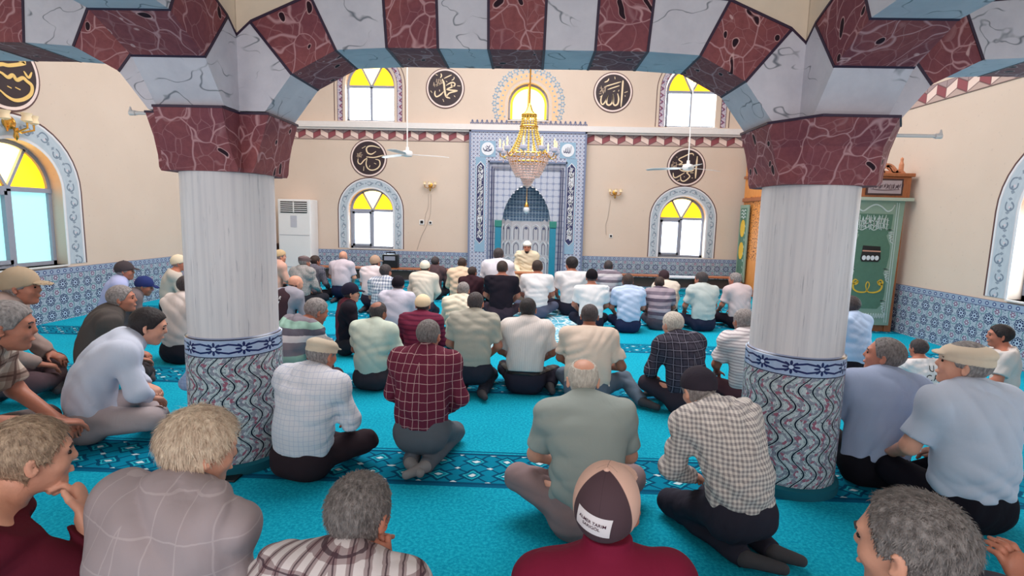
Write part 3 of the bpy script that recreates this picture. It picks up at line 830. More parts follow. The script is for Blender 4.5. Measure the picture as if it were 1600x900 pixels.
roundel((-1.99, 4.36), .435, fB, 'round black calligraphy disc with looping strokes, left of the glowing window', [
    (m([(465, 240), (500, 330), (515, 470), (545, 590), (625, 630)]), .085), (m([(495, 495), (430, 560), (350, 598), (318, 545), (325, 480)]), .06),
    (m([(545, 372), (610, 332), (680, 312), (722, 342), (700, 388), (650, 380), (660, 335)]), .06), (m([(700, 392), (620, 420), (550, 452)]), .06),
    (m([(550, 455), (660, 468), (775, 475)]), .06), (m([(772, 485), (620, 520), (550, 592)]), .06), (m([(500, 232), (580, 195), (655, 160)]), .045), (m([(702, 198), (700, 240), (655, 272)]), .04)],
    [m(s) for s in ([(335, 155), (372, 168)], [(440, 130), (452, 180), (428, 222)], [(235, 478), (262, 518)], [(478, 645), (500, 700)], [(768, 378), (828, 384)], [(703, 575), (728, 602)], [(410, 455), (415, 492)], [(540, 285), (568, 300)])],
    cluster=(*m([(280, 390)])[0], *m([(450, 265)])[0]), seed=2)
m = px_map(540, 210, 10, 1, YB)
roundel((-3.735, 2.80), .425, fB, 'round black calligraphy disc partly behind the fan, above the left back window', [
    (m([(540, 215), (440, 185), (360, 190), (330, 230), (350, 290), (410, 310), (480, 268)]), .06), (m([(330, 352), (450, 362), (600, 325)]), .05),
    (m([(200, 380), (200, 440), (240, 465), (290, 410), (340, 370)]), .05), (m([(340, 380), (325, 460), (350, 530), (410, 560), (490, 540), (540, 480), (530, 410), (470, 390)]), .055)],
    [m(s) for s in ([(385, 485), (375, 515)], [(450, 450), (482, 465)], [(290, 500), (285, 570)], [(260, 220), (320, 185)])],
    cluster=(*m([(170, 350)])[0], *m([(260, 290)])[0]), seed=3)
m = px_map(1030, 215, 11.25, 1, YB)
roundel((3.455, 2.755), .43, fB, 'round black calligraphy disc behind the ceiling fan, above the right back window', [
    (m([(665, 330), (650, 480), (640, 600), (630, 720)]), .07), (m([(600, 320), (590, 290), (540, 285), (440, 330), (340, 385), (400, 440), (340, 480), (530, 460)]), .05),
    (m([(340, 550), (420, 590), (560, 590), (610, 560)]), .05), (m([(240, 620), (250, 690), (300, 700), (440, 620)]), .05), (m([(370, 680), (380, 750), (440, 765), (530, 690), (500, 640), (480, 620), (520, 600)]), .05), (m([(600, 620), (540, 620)]), .05)],
    [m(s) for s in ([(428, 690), (444, 690)], [(566, 712), (584, 710)], [(298, 345), (312, 345)], [(310, 760), (350, 745)])],
    cluster=(*m([(210, 530)])[0], *m([(320, 440)])[0]), seed=4)
m = px_map(0, 80, 6.43, 0, XL)
roundel((6.36, 3.10), .47, fL, 'round black calligraphy disc on the left side wall above the arched window', [
    (m([(-60, 150), (0, 130), (80, 142), (230, 118), (150, 85)]), .08), (m([(-40, 200), (0, 220), (60, 262), (110, 240), (150, 290), (210, 268), (250, 300), (302, 350), (292, 430), (220, 482), (130, 492), (50, 452), (-20, 390)]), .08)],
    [m(s) for s in ([(55, 350), (98, 372)], [(135, 362), (188, 388)], [(220, 200), (270, 265), (302, 212)])], gilt=plain('warm_gilt', (236, 196, 120), .4))

# ---------------------------------------------------------------- pulpit
pul = empty('pulpit', (4.75, 7.8, 0), label='wooden pulpit with tall green embroidered doorway panel beside the right wall', category='pulpit')
def Q(o): o.matrix_parent_inverse = Matrix.Translation((-4.75, -7.8, 0)); return o
X0, X1 = 4.50, 5.30
mb = MB()
mb.box((X0, 7.80, 0), (X0 + .10, 7.98, 2.25)).box((X1 - .10, 7.80, 0), (X1, 7.98, 2.25)).box((X0, 7.82, 0), (X1, 8.0, .12))
Q(mb.build('doorway_frame', M_WOOD, pul, bevel=.008))
mb = MB(); mb.box((X0 - .02, 7.76, 1.93), (X1 + .02, 8.0, 2.22)).box((X0 - .05, 7.73, 2.22), (X1 + .05, 8.02, 2.27)); Q(mb.build('lintel', M_WOOD, pul, bevel=.01))
mb = MB(); mb.box((X0 - .05, 7.72, 1.885), (X1 + .06, 8.0, 1.93)); Q(mb.build('lintel_shelf', plain('pale_green_ledge', (176, 186, 170), .5), pul))
mb = MB(); mb.box((X0 + .20, 7.745, 1.96), (X1 - .10, 7.76, 2.19), 0).box((X0 + .225, 7.738, 1.985), (X1 - .125, 7.746, 2.165), 1)
rn = random.Random(5); fP = lambda s, z, d: (s, 7.738 - d, z)
for k in range(26):
    x = X0 + .25 + k * .0175
    stroke(mb, [(x, 2.04 + rn.uniform(0, .03)), (x + rn.uniform(-.01, .02), 2.08), (x + .01, 2.10 + rn.uniform(0, .03))], .008, fP, 0, .003, 2)
stroke(mb, [(X0 + .25, 2.045), (X0 + .4, 2.03), (X0 + .65, 2.04)], .009, fP, 0, .003, 2)
Q(mb.build('inscription_board', [plain('dark_board_edge', (70, 44, 44), .5), plain('mauve_board', (172, 154, 158), .5), plain('ink_brown', (84, 62, 70), .6)], pul))
mb = MB(); fq = lambda s, z, d: (s, 7.86 - d, z)
for sg, s0 in ((1, X0 + .05), (-1, X1 - .28)):
    pass
cxm = 4.86
for s_ in ([(-.34, 0), (-.25, .05), (-.18, .02), (-.1, .1), (-.02, .06)], [(.34, 0), (.25, .05), (.18, .02), (.1, .1), (.02, .06)], [(-.24, .0), (-.16, .09), (-.08, .13)], [(.24, 0), (.16, .09), (.08, .13)], [(-.06, .0), (0, .12), (-.02, .22), (.06, .26)], [(.06, 0), (.0, .1), (.03, .2), (-.06, .25)], [(-.3, .0), (0, .03), (.3, 0)], [(-.15, .03), (-.03, .16), (.0, .28)], [(.15, .03), (.03, .16), (.0, .28)]):
    stroke(mb, [(4.93 + a * 1.05, 2.26 + b * 1.1) for a, b in s_], .035, fq, 0, .03)
mb.lathe([(.03, 2.27), (.03, 2.40), (.018, 2.44), (.02, 2.48), (.004, 2.50)], (5.22, 7.86, 0), 12)
Q(mb.build('carved_cresting', plain('pale_carved_wood', (206, 140, 104), .5), pul))
# embroidered door curtain
fp = lambda s, z, d: (s, 7.80 - d, z)
mb = MB(); mb.prism([(X0 + .03, .10), (X1 - .06, .10), (X1 - .02, 1.885), (X0 + .0, 1.885)], fp, -.02, .02); cur = Q(mb.build('embroidered_door_panel', M_GREENB, pul))
def K(o): return o
mb = MB(); mx0, mx1 = 4.62, 5.14
field = []
for z, w in ((.34, .17), (.40, .22), (.52, .25), (.72, .255), (.82, .22), (.86, .20), (.95, .24), (1.10, .26), (1.25, .255), (1.35, .21), (1.40, .19), (1.46, .24), (1.62, .25), (1.70, .25)): field.append((4.88 + w, z))
field = field + [(9.76 - a, b) for a, b in reversed(field)]
mb.prism(field, fp, .018, .024); K(mb.build('green_field', M_GREENP, cur))
mb = MB()
stroke(mb, [(4.62, 1.83), (4.66, 1.76), (4.72, 1.74), (4.80, 1.80), (4.88, 1.83), (4.96, 1.80), (5.04, 1.74), (5.10, 1.76), (5.14, 1.83)], .018, fp, .02, .028)
for x in (4.56, 4.59, 5.17, 5.20): stroke(mb, [(x, .14), (x, 1.86)], .007, fp, .02, .026, pen=False)
rn = random.Random(9)
for k in range(17):                                        # the tall script block
    x = 4.68 + k * .0235
    stroke(mb, [(x, 1.47 + rn.uniform(0, .05)), (x + rn.uniform(-.02, .02), 1.56), (x + rn.uniform(-.012, .012), 1.64 + rn.uniform(0, .05))], .011, fp, .024, .03)
for z in (1.49, 1.55, 1.61): stroke(mb, [(4.66, z), (4.72, z - .02), (4.80, z + .02), (4.88, z - .02), (4.97, z + .02), (5.08, z)], .011, fp, .024, .03)
for sg in (-1, 1):
    for zc in (.36, .82, 1.38):
        for k in range(5): stroke(mb, [(4.88 + sg * (.30 - .01 * k), zc - .10 + k * .05), (4.88 + sg * (.25 - .012 * k), zc - .06 + k * .04), (4.88 + sg * .285, zc - .02 + k * .03)], .012, fp, .02, .028)
for k in range(16): stroke(mb, [(4.60 + k * .036, .20), (4.615 + k * .036, .27), (4.63 + k * .036, .20), (4.61 + k * .036, .24)], .008, fp, .02, .027)
K(mb.build('silver_embroidery', M_SILVER, cur))
mb = MB()                                                   # the black cube with its gold band and white skirt
mb.prism([(4.76, 1.02), (4.99, 1.02), (5.02, 1.06), (5.00, 1.24), (4.76, 1.25), (4.74, 1.06)], fp, .024, .03, 0)
mb.prism([(4.755, 1.165), (5.01, 1.160), (5.01, 1.178), (4.755, 1.185)], fp, .03, .033, 1)
for k in range(4): mb.prism([(4.765 + k * .06 + .028 * math.cos(a) + .02, 1.075 + .035 * math.sin(a)) for a in [i * PI / 6 for i in range(12)]], fp, .03, .032, 2)
K(mb.build('embroidered_cube', [M_DARK, plain('rose_gold_thread', (206, 150, 130), .5), M_TILEW], cur))
mb = MB()                                                   # mirrored gold letters
for sg in (-1, 1):
    stroke(mb, [(4.88 + sg * a, .66 + b) for a, b in ((.13, .07), (.18, .10), (.21, .06), (.17, .03), (.14, .07), (.20, .03), (.19, -.04), (.12, -.08), (.03, -.08), (.0, -.05))], .022, fp, .024, .03)
stroke(mb, [(4.88, .58), (4.855, .68), (4.88, .73), (4.905, .68), (4.88, .60)], .012, fp, .024, .03)
K(mb.build('gold_letters', M_GOLD, cur))
# carved flank and stair behind the doorway
mb = MB(); mb.prism([(8.0, 0), (12.16, 0), (12.16, 3.1), (11.0, 3.1), (11.0, 2.0), (8.0, .75)], lambda s, z, d: (d, s, z), 4.74, 4.80); Q(mb.build('carved_flank', M_ORANGE, pul))
mb = MB()
for k in range(8): mb.box((4.80, 8.0 + k * .38, 0), (5.28, 8.0 + (k + 1) * .38, .2 + k * .2))
mb.box((4.80, 11.04, 0), (5.28, 12.16, 1.8)); Q(mb.build('stair', M_WOOD, pul))
mb = MB(); mb.box((4.70, 10.9, 2.0), (4.80, 12.16, 2.08)).box((4.70, 10.9, .0), (4.80, 11.0, 3.1)).box((4.70, 8.0, .0), (4.80, 12.16, .14)).box((4.72, 10.9, 3.05), (5.38, 12.16, 3.15)).box((4.70, 10.9, 2.5), (4.80, 12.16, 2.56))
Q(mb.build('rails', M_WOOD, pul, bevel=.01))
ban = empty('embroidered_banner', (4.68, 11.95, .2), label='narrow green banner with two gold oval medallions on the flank of the pulpit', category='banner')
fbn = lambda s, z, d: (4.695 - d - 4.68, s - 11.95, z - .2)
mb = MB(); mb.prism([(11.68, .25), (12.13, .25), (12.13, 1.93), (11.68, 1.93)], fbn, 0, .03); mb.build('banner_cloth', M_GREENB, ban)
mb = MB(); mb.prism([(11.74, .32), (12.07, .32), (12.07, 1.86), (11.74, 1.86)], fbn, .03, .034); mb.build('green_field', M_GREENP, ban)
for z in (1.42, .93): MB().prism([(11.905 + .12 * math.cos(2 * PI * i / 20), z + .19 * math.sin(2 * PI * i / 20)) for i in range(20)], fbn, .033, .042).build('gold_medallion', M_GOLD, ban)
mb = MB()
for z in (1.66, 1.73, 1.80): stroke(mb, [(11.78, z), (11.84, z + .02), (11.90, z - .02), (11.97, z + .02), (12.04, z)], .025, fbn, .033, .04)
for k in range(8): stroke(mb, [(11.77, .4 + k * .15), (11.79, .45 + k * .15)], .02, fbn, .033, .04)
mb.build('silver_embroidery', M_SILVER, ban)

# ---------------------------------------------------------------- chandelier
ch = empty('chandelier', (-.06, 7.8, 1.95), label='large brass and crystal chandelier hanging before the prayer niche', category='chandelier')
MB().tube([(0, 0, 1.1), (0, 0, 5.5)], .012, 8).build('hanging_rod', M_BRASS, ch)
for z, r_ in ((.47, .30), (1.02, .10), (.86, .12), (.36, .24)):
    mb = MB(); mb.tube([(r_ * math.cos(2 * PI * i / 32), r_ * math.sin(2 * PI * i / 32), z) for i in range(32)], .014, 8, closed=True); mb.build('brass_ring', M_BRASS, ch, smooth=True)
mb = MB()
def bead(mb, c, r_):
    x, y, z = c; mb.add([(x + r_, y, z), (x, y + r_, z), (x - r_, y, z), (x, y - r_, z), (x, y, z + r_ * 1.25), (x, y, z - r_ * 1.25)], [(0, 1, 4), (1, 2, 4), (2, 3, 4), (3, 0, 4), (1, 0, 5), (2, 1, 5), (3, 2, 5), (0, 3, 5)])
for k in range(26):
    a = 2 * PI * k / 26
    for i in range(14):
        t = i / 13; r_ = .295 * (1 - t) ** .55 + .015 if t < .75 else .10 * (1 - t) * 4 * .7 + .015; z = .46 - .44 * t ** 1.1
        bead(mb, (r_ * math.cos(a), r_ * math.sin(a), z), .017)
for k in range(20):
    a = 2 * PI * k / 20
    for r1, z1, r2, z2 in ((.23, .40, .15, .20), (.13, .2, .05, .04)):
        for i in range(6): t = i / 5; bead(mb, ((r1 + (r2 - r1) * t) * math.cos(a), (r1 + (r2 - r1) * t) * math.sin(a), z1 + (z2 - z1) * t), .014)
mb.build('crystal_basket', M_CRYSTAL, ch)
mb = MB()
for k in range(16):
    a = 2 * PI * k / 16
    for i in range(16): t = i / 15; r_ = .10 + .16 * t ** 2; bead(mb, (r_ * math.cos(a), r_ * math.sin(a), 1.0 - .50 * t), .016)
mb.build('crystal_crown', plain('backlit_amber_bead', (250, 212, 110), .12, var=.15), ch)  # backlight from the bright window is put into the bead colour
MB().lathe([(.10, 1.02), (.05, 1.08), (.03, 1.14), (.012, 1.18)], n=16).build('crown_cap', M_BRASS, ch, smooth=True)
for k in range(10):
    a = 2 * PI * (k + .25) / 10; ca, sa = math.cos(a), math.sin(a)
    mb = MB(); mb.tube([(r_ * ca, r_ * sa, z) for r_, z in ((.29, .47), (.34, .42), (.39, .43), (.41, .48))], .009, 6); arm = mb.build('lamp_arm', M_BRASS, ch, smooth=True)
    mb = MB(); mb.lathe([(.012, .48), (.045, .50), (.05, .54), (.045, .55)], (.41 * ca, .41 * sa, 0), 12); mb.build('lamp_cup', plain('porcelain_cup', (200, 200, 220), .3), arm, smooth=True)
    mb = MB(); mb.lathe([(.012, .54), (.012, .62), (.014, .64), (.003, .68)], (.41 * ca, .41 * sa, 0), 8); mb.build('candle_bulb', glow('lit_bulb', (255, 220, 170), .6), arm, smooth=True)
    mb = MB()
    for i in range(4): bead(mb, (.41 * ca, .41 * sa, .47 - i * .03), .012)
    mb.build('crystal_drop', M_CRYSTAL, arm)

# ---------------------------------------------------------------- ceiling fans
def fan(loc, rod, a0, label):
    o = empty('ceiling_fan', loc, label=label, category='ceiling fan', group=None)
    MB().tube([(0, 0, .06), (0, 0, rod)], .011, 8).build('down_rod', M_WHITE, o)
    MB().lathe([(.03, -.05), (.085, -.04), (.10, 0), (.085, .045), (.03, .06), (.025, .12)], n=24).build('motor', M_WHITE, o, smooth=True)
    for k in range(3):
        a = a0 + k * 2 * PI / 3; ca, sa = math.cos(a), math.sin(a)
        pt = lambda r_, s_, z: (r_ * ca - s_ * sa, r_ * sa + s_ * ca, z)
        v = [pt(.09, -.02, 0), pt(.09, .02, 0), pt(.2, .055, .006), pt(.2, -.055, -.012), pt(.62, .06, .004), pt(.62, -.06, -.016), pt(.74, .03, -.008), pt(.74, -.045, -.022)]
        v2 = [(x, y, z - .008) for x, y, z in v]; f = [(0, 1, 2, 3), (3, 2, 4, 5), (5, 4, 6, 7)]
        F = f + [tuple(8 + i for i in q)[::-1] for q in f] + [(0, 3, 11, 8), (3, 5, 13, 11), (5, 7, 15, 13), (7, 6, 14, 15), (6, 4, 12, 14), (4, 2, 10, 12), (2, 1, 9, 10), (1, 0, 8, 9)]
        MB().add(v + v2, F).build('fan_blade', plain('fan_blade_white', (206, 206, 208), .3), o)
    return o
fan((-2.2, 9.5, 2.59), ZT - 2.59, .35, 'white three-blade ceiling fan in front of the left back calligraphy disc')
fan((2.70, 9.5, 2.46), ZT - 2.46, .5, 'white three-blade ceiling fan in front of the right back calligraphy disc')

# ---------------------------------------------------------------- things along the walls
ac = empty('air_conditioner', (-5.30, 12.06, 0), label='tall white floor-standing air conditioner in the back left corner', category='air conditioner')
MB().box((-.37, -.22, 0), (.37, .22, 1.82)).build('body', M_WHITE, ac, bevel=.02)
MB().box((-.30, -.232, 1.52), (.30, -.21, 1.77)).build('outlet_recess', M_DARK, ac)
mb = MB()
for k in range(5): mb.box((-.30, -.245, 1.545 + k * .045), (.30, -.225, 1.563 + k * .045))
mb.box((-.01, -.247, 1.53), (.01, -.225, 1.76)); mb.build('louvre', M_WHITE, ac)
MB().box((-.08, -.228, 1.20), (.06, -.215, 1.46)).build('label_sheet', plain('grey_print', (190, 190, 200), .6), ac)
MB().box((-.34, -.226, 1.02), (.34, -.219, 1.028)).box((-.34, -.226, .3), (.34, -.219, .308)).build('panel_joint', plain('joint_grey', (150, 152, 165), .5), ac)
cb = empty('shoe_cabinet', (-5.86, 12.0, 0), label='dark brown wooden cabinet beside the air conditioner in the corner', category='cabinet')
MB().box((-.26, -.2, 0), (.13, .26, .78)).build('body', plain('dark_brown_wood', (74, 44, 38), .5), cb, bevel=.01)
MB().box((-.28, -.22, .78), (.15, .26, .81)).build('top', plain('dark_brown_wood2', (92, 58, 48), .5), cb)
def bench(x0, x1, label, top=M_WOOD, h=.36, y=11.72):
    o = empty('low_reading_bench', ((x0 + x1) / 2, y, 0), label=label, category='bench'); w = (x1 - x0) / 2
    MB().box((-w, -.17, h - .03), (w, .17, h)).build('top', top, o, bevel=.006)
    for s_ in (-1, 1): MB().box((s_ * w - .025 - s_ * .03, -.14, 0), (s_ * w + .025 - s_ * .03, .14, h - .03)).build('leg', M_WOOD, o)
    MB().box((-w + .06, -.015, .10), (w - .06, .015, h - .06)).build('panel', plain('brown_bench_panel', (96, 76, 70), .6), o)  # panel in one even brown
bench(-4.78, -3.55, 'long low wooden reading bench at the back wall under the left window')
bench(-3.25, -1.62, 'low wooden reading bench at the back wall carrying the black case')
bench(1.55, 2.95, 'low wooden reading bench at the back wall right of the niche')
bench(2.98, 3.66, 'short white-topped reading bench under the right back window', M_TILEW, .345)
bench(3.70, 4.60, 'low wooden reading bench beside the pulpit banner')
bk = empty('equipment_case', (-3.08, 11.70, .36), label='black plastic case with a grey screen on the low bench', category='case')
MB().box((-.17, -.10, 0), (.17, .10, .30)).build('body', M_DARK, bk, bevel=.02)
MB().box((-.12, -.108, .17), (.12, -.098, .26)).build('screen', plain('grey_screen', (150, 150, 165), .3), bk)
MB().tube([(-.1, 0, .30), (-.1, 0, .34), (.1, 0, .34), (.1, 0, .30)], .012, 6).build('handle', M_DARK, bk)
def sconce(x, z, label, y=YB, rot=0, s_=1.0):
    o = empty('wall_sconce', (x, y, z), label=label, category='wall lamp'); o.rotation_euler[2] = rot; o.scale = (s_,) * 3
    MB().lathe([(.055, -.0), (.05, -.02), (.02, -.03)], n=16, axis='y').build('backplate', M_BRASS, o, smooth=True)
    for k, (dx, dy) in enumerate(((-.12, -.10), (0, -.16), (.12, -.10))):
        a = MB().tube([(0, -.02, -.02), (dx * .5, dy * .5, -.07), (dx, dy, -.04), (dx, dy, .0)], .008, 6).build('arm', M_BRASS, o, smooth=True)
        MB().lathe([(.01, 0), (.038, .015), (.030, .05), (.040, .075)], (dx, dy, 0), 10).build('shade', glow('warm_glass_shade', (240, 214, 176), .12), a, smooth=True)
    MB().lathe([(.003, -.14), (.02, -.11), (.012, -.07), (.02, -.04)], (0, -.06, 0), 8).build('finial', M_BRASS, o, smooth=True)
    return o
sconce(-2.31, 2.22, 'small brass wall lamp left of the prayer niche'); sconce(1.89, 2.15, 'small brass wall lamp right of the prayer niche')
sconce(6.42 * 0 + XL, 2.50, 'brass wall lamp on the left side wall under the calligraphy disc', y=6.36, rot=R(90), s_=1.5)
def cable(pts, r_, mat, **t):
    P3 = [tuple(p) for p in catmull(pts, 6)]; return MB().tube(P3, r_, 6).build('cable', mat, smooth=True, **t)
M_CORD = plain('pale_cord', (190, 174, 162), .6)
cable([(-2.36, YB - .008, 2.02), (-2.36, YB - .008, 1.75), (-2.42, YB - .012, 1.55), (-2.46, YB - .008, 1.28)], .006, M_CORD, label='pale cord hanging below the left brass wall lamp', category='cable')
cable([(-2.30, YB - .008, 2.02), (-2.31, YB - .008, 1.6), (-2.40, YB - .01, 1.30), (-2.52, YB - .01, 1.05), (-2.62, YB - .008, .74)], .006, M_CORD, label='long pale cord slanting down from the left wall lamp to the tiles', category='cable')
cable([(1.80, YB - .008, 1.98), (1.76, YB - .01, 1.6), (1.72, YB - .008, 1.42), (1.74, YB - .008, 1.2)], .007, M_CORD, label='pale cord hanging below the right brass wall lamp', category='cable')
def plate(x, z, label, w=.045, dark=True):
    o = MB().box((x - w, YB - .012, z - w), (x + w, YB, z + w)).build('wall_socket', M_WHITE if dark else M_STONE, bevel=.004, label=label, category='socket')
    MB().box((x - w * .6, YB - .016, z - w * .6), (x + w * .6, YB - .010, z + w * .6)).build('socket_face', M_DARK, o)
plate(-2.51, 1.38, 'dark square socket on the plaster below the left wall lamp', .055)
plate(-2.31, 1.37, 'small round-looking socket just right of the dark square socket', .04)
plate(1.85, 1.17, 'small dark socket on the plaster below the right wall lamp', .04)
o = MB().box((-1.76, 2.86, .001), (-1.66, 2.945, .012)).build('phone', M_DARK, bevel=.004, label='black phone lying on the carpet at the foot of the left column', category='phone')
o.location = (.05, -.11, 0)
MB().box((-.95, -1.75, 0), (.95, 1.75, .004)).build('medallion_rug', M_RUG, label='pale blue medallion rug laid on the turquoise carpet before the niche', category='rug').location = (.0, 7.70, .001)
# reading stand and low platform for the preacher
o = empty('reading_stand', (-.10, 9.38, .013), label='low brown wooden reading stand in front of the preacher', category='reading stand')
MB().box((-.34, -.13, .53), (.34, .13, .56)).build('top', M_WOOD, o, bevel=.006)
for s_ in (-1, 1): MB().box((s_ * .28 - .02, -.11, 0), (s_ * .28 + .02, .11, .53)).build('leg', M_WOOD, o)
o = MB().box((-.55, -.5, 0), (.55, .5, .20)).build('floor_cushion', plain('cream_cushion', (206, 190, 170), .8), bevel=.03, label='cream floor cushion under the seated preacher', category='cushion'); o.location = (-.06, 10.1, 0)
# ---------------------------------------------------------------- figure builder: smooth implicit bodies turned into meshes
def unit(v): v = np.asarray(v, float); n = np.linalg.norm(v); return v / n if n > 1e-9 else v
def rot(ax, deg):
    c, s = math.cos(R(deg)), math.sin(R(deg))
    return np.array({'x': [[1, 0, 0], [0, c, -s], [0, s, c]], 'y': [[c, 0, s], [0, 1, 0], [-s, 0, c]], 'z': [[c, -s, 0], [s, c, 0], [0, 0, 1]]}[ax])
def axis(lo, hi, base, fine):
    """coordinates from lo to hi at spacing base, closer inside the (a, b, spacing) intervals"""
    out = [lo]; x = lo
    while x < hi:
        h = base
        for a, b, f in fine:
            if a - base < x < b: h = min(h, f)
        x += h; out.append(x)
    return np.array(out, np.float32)
class Cap:
    def __init__(s, a, b, ra, rb=None, sy=1., front=(0, 1, 0)):
        s.a, s.b = np.array(a, float), np.array(b, float); s.ra = ra; s.rb = ra if rb is None else rb; s.sy = sy; s.fr = np.array(front, float)
    def box(s, m): r = max(s.ra, s.rb) + m; return np.minimum(s.a, s.b) - r, np.maximum(s.a, s.b) + r
    def d(s, p, infl=0.):
        ab_ = s.b - s.a; L2 = max(float(ab_ @ ab_), 1e-9)
        q = p - s.a; t = np.clip((q @ ab_) / L2, 0, 1)[..., None]; q = q - t * ab_
        if s.sy != 1.:
            u = unit(ab_); f = s.fr - (s.fr @ u) * u; f = unit(f)
            c = q @ f; n2 = (q * q).sum(-1) - c * c + (c / s.sy) ** 2
        else: n2 = (q * q).sum(-1)
        return (np.sqrt(n2) - (s.ra + (s.rb - s.ra) * t[..., 0])) * (1 if s.sy == 1 else .5 + .5 * s.sy) - infl
class Ell:
    def __init__(s, c, r, Rm=None): s.c = np.array(c, float); s.r = np.array(r, float); s.R = np.eye(3) if Rm is None else Rm
    def box(s, m): r = max(s.r) + m; return s.c - r, s.c + r
    def d(s, p, infl=0.):
        q = (p - s.c) @ s.R; r = s.r + infl
        k0 = np.sqrt(((q / r) ** 2).sum(-1)); k1 = np.sqrt(((q / (r * r)) ** 2).sum(-1))
        return np.where(k1 > 1e-6, k0 * (k0 - 1) / np.maximum(k1, 1e-6), -min(r))
class Grid:
    def __init__(s, xs, ys, zs): s.ax = (xs, ys, zs); s.sh = (len(xs), len(ys), len(zs))
    def new(s): return np.full(s.sh, .3, np.float32)
    def sub(s, lo, hi):
        sl = []
        for k in range(3):
            a = int(np.searchsorted(s.ax[k], lo[k])); b = int(np.searchsorted(s.ax[k], hi[k]))
            sl.append(slice(max(a - 1, 0), min(b + 1, s.sh[k])))
        return tuple(sl)
    def pts(s, sl):
        g = np.meshgrid(s.ax[0][sl[0]], s.ax[1][sl[1]], s.ax[2][sl[2]], indexing='ij'); return np.stack(g, -1).astype(np.float64)
    def union(s, F, pr, k=.03, infl=0., clip=None):
        lo, hi = pr.box(k + abs(infl) + .035); sl = s.sub(lo, hi); p = s.pts(sl)
        if p.size == 0: return
        d = pr.d(p, infl)
        if clip is not None: d = np.maximum(d, (p - clip[0]) @ clip[1])
        f = F[sl]
        if k > 0: h = np.maximum(k - np.abs(f - d), 0) / k; F[sl] = np.minimum(f, d) - h * h * k * .25
        else: F[sl] = np.minimum(f, d)
    def carve(s, F, pr, k=.01):
        lo, hi = pr.box(k + .02); sl = s.sub(lo, hi); d = -pr.d(s.pts(sl)); f = F[sl]
        h = np.maximum(k - np.abs(f - d), 0) / k; F[sl] = np.maximum(f, d) + h * h * k * .25
def net(F, ax):
    """surface nets on a rectilinear grid"""
    ins = F < 0; nx, ny, nz = F.shape
    c = np.zeros((nx - 1, ny - 1, nz - 1), np.int8)
    for i in (0, 1):
        for j in (0, 1):
            for k in (0, 1): c += ins[i:nx - 1 + i, j:ny - 1 + j, k:nz - 1 + k]
    act = (c > 0) & (c < 8); I = np.argwhere(act); n = len(I)
    if n == 0: return None
    idx = -np.ones(act.shape, np.int64); idx[act] = np.arange(n)
    V = np.zeros((n, 3)); W = np.zeros(n)
    co = [(a, b, d) for a in (0, 1) for b in (0, 1) for d in (0, 1)]
    val = {q: F[I[:, 0] + q[0], I[:, 1] + q[1], I[:, 2] + q[2]] for q in co}
    pos = {q: np.stack([ax[m][I[:, m] + q[m]] for m in range(3)], 1) for q in co}
    for q in co:
        for m in range(3):
            if q[m] == 0:
                r = list(q); r[m] = 1; r = tuple(r); a, b = val[q], val[r]; x = (a < 0) != (b < 0)
                t = np.where(x, a / np.where(x, a - b, 1), 0); P_ = pos[q] + (pos[r] - pos[q]) * t[:, None]
                V += P_ * x[:, None]; W += x
    V /= W[:, None]
    Q = []
    for m in range(3):
        sl0 = [slice(1, -1)] * 3; sl0[m] = slice(0, F.shape[m] - 1); sl1 = list(sl0); sl1[m] = slice(1, F.shape[m])
        a = ins[tuple(sl0)]; b = ins[tuple(sl1)]; x = np.argwhere(a != b)
        if len(x) == 0: continue
        flip = a[tuple(x.T)]; off = np.ones(3, int); off[m] = 0; g = x + off
        u, w = (m + 1) % 3, (m + 2) % 3
        eu = np.zeros(3, int); eu[u] = 1; ew = np.zeros(3, int); ew[w] = 1
        id_ = lambda h: idx[h[:, 0], h[:, 1], h[:, 2]]
        q = np.stack([id_(g - eu - ew), id_(g - ew), id_(g), id_(g - eu)], 1)
        q[~flip] = q[~flip][:, ::-1]; Q.append(q)
    return V, np.concatenate(Q)
def relax(V, Q, it=1, lam=.5):
    E = np.concatenate([Q[:, [0, 1]], Q[:, [1, 2]], Q[:, [2, 3]], Q[:, [3, 0]]]); E = np.concatenate([E, E[:, ::-1]])
    cnt = np.bincount(E[:, 0], minlength=len(V))[:, None]
    for _ in range(it):
        S_ = np.stack([np.bincount(E[:, 0], V[E[:, 1], k], minlength=len(V)) for k in range(3)], 1)
        V = V + lam * (S_ / np.maximum(cnt, 1) - V)
    return V
def mesh_of(name, F, ax, mat, parent=None, it=1):
    r = net(F, ax)
    if r is None: return None
    V, Q = r; Q = Q[(Q >= 0).all(1)]; V = relax(V, Q, it)
    me = bpy.data.meshes.new(name); me.vertices.add(len(V)); me.vertices.foreach_set('co', V.astype(np.float32).ravel())
    me.loops.add(Q.size); me.loops.foreach_set('vertex_index', Q.astype(np.int32).ravel())
    me.polygons.add(len(Q)); me.polygons.foreach_set('loop_start', np.arange(0, Q.size, 4, dtype=np.int32)); me.polygons.foreach_set('loop_total', np.full(len(Q), 4, np.int32))
    me.polygons.foreach_set('use_smooth', np.ones(len(Q), bool)); me.update(calc_edges=True); me.materials.append(mat)
    o = bpy.data.objects.new(name, me); col.objects.link(o); o.parent = parent
    return o

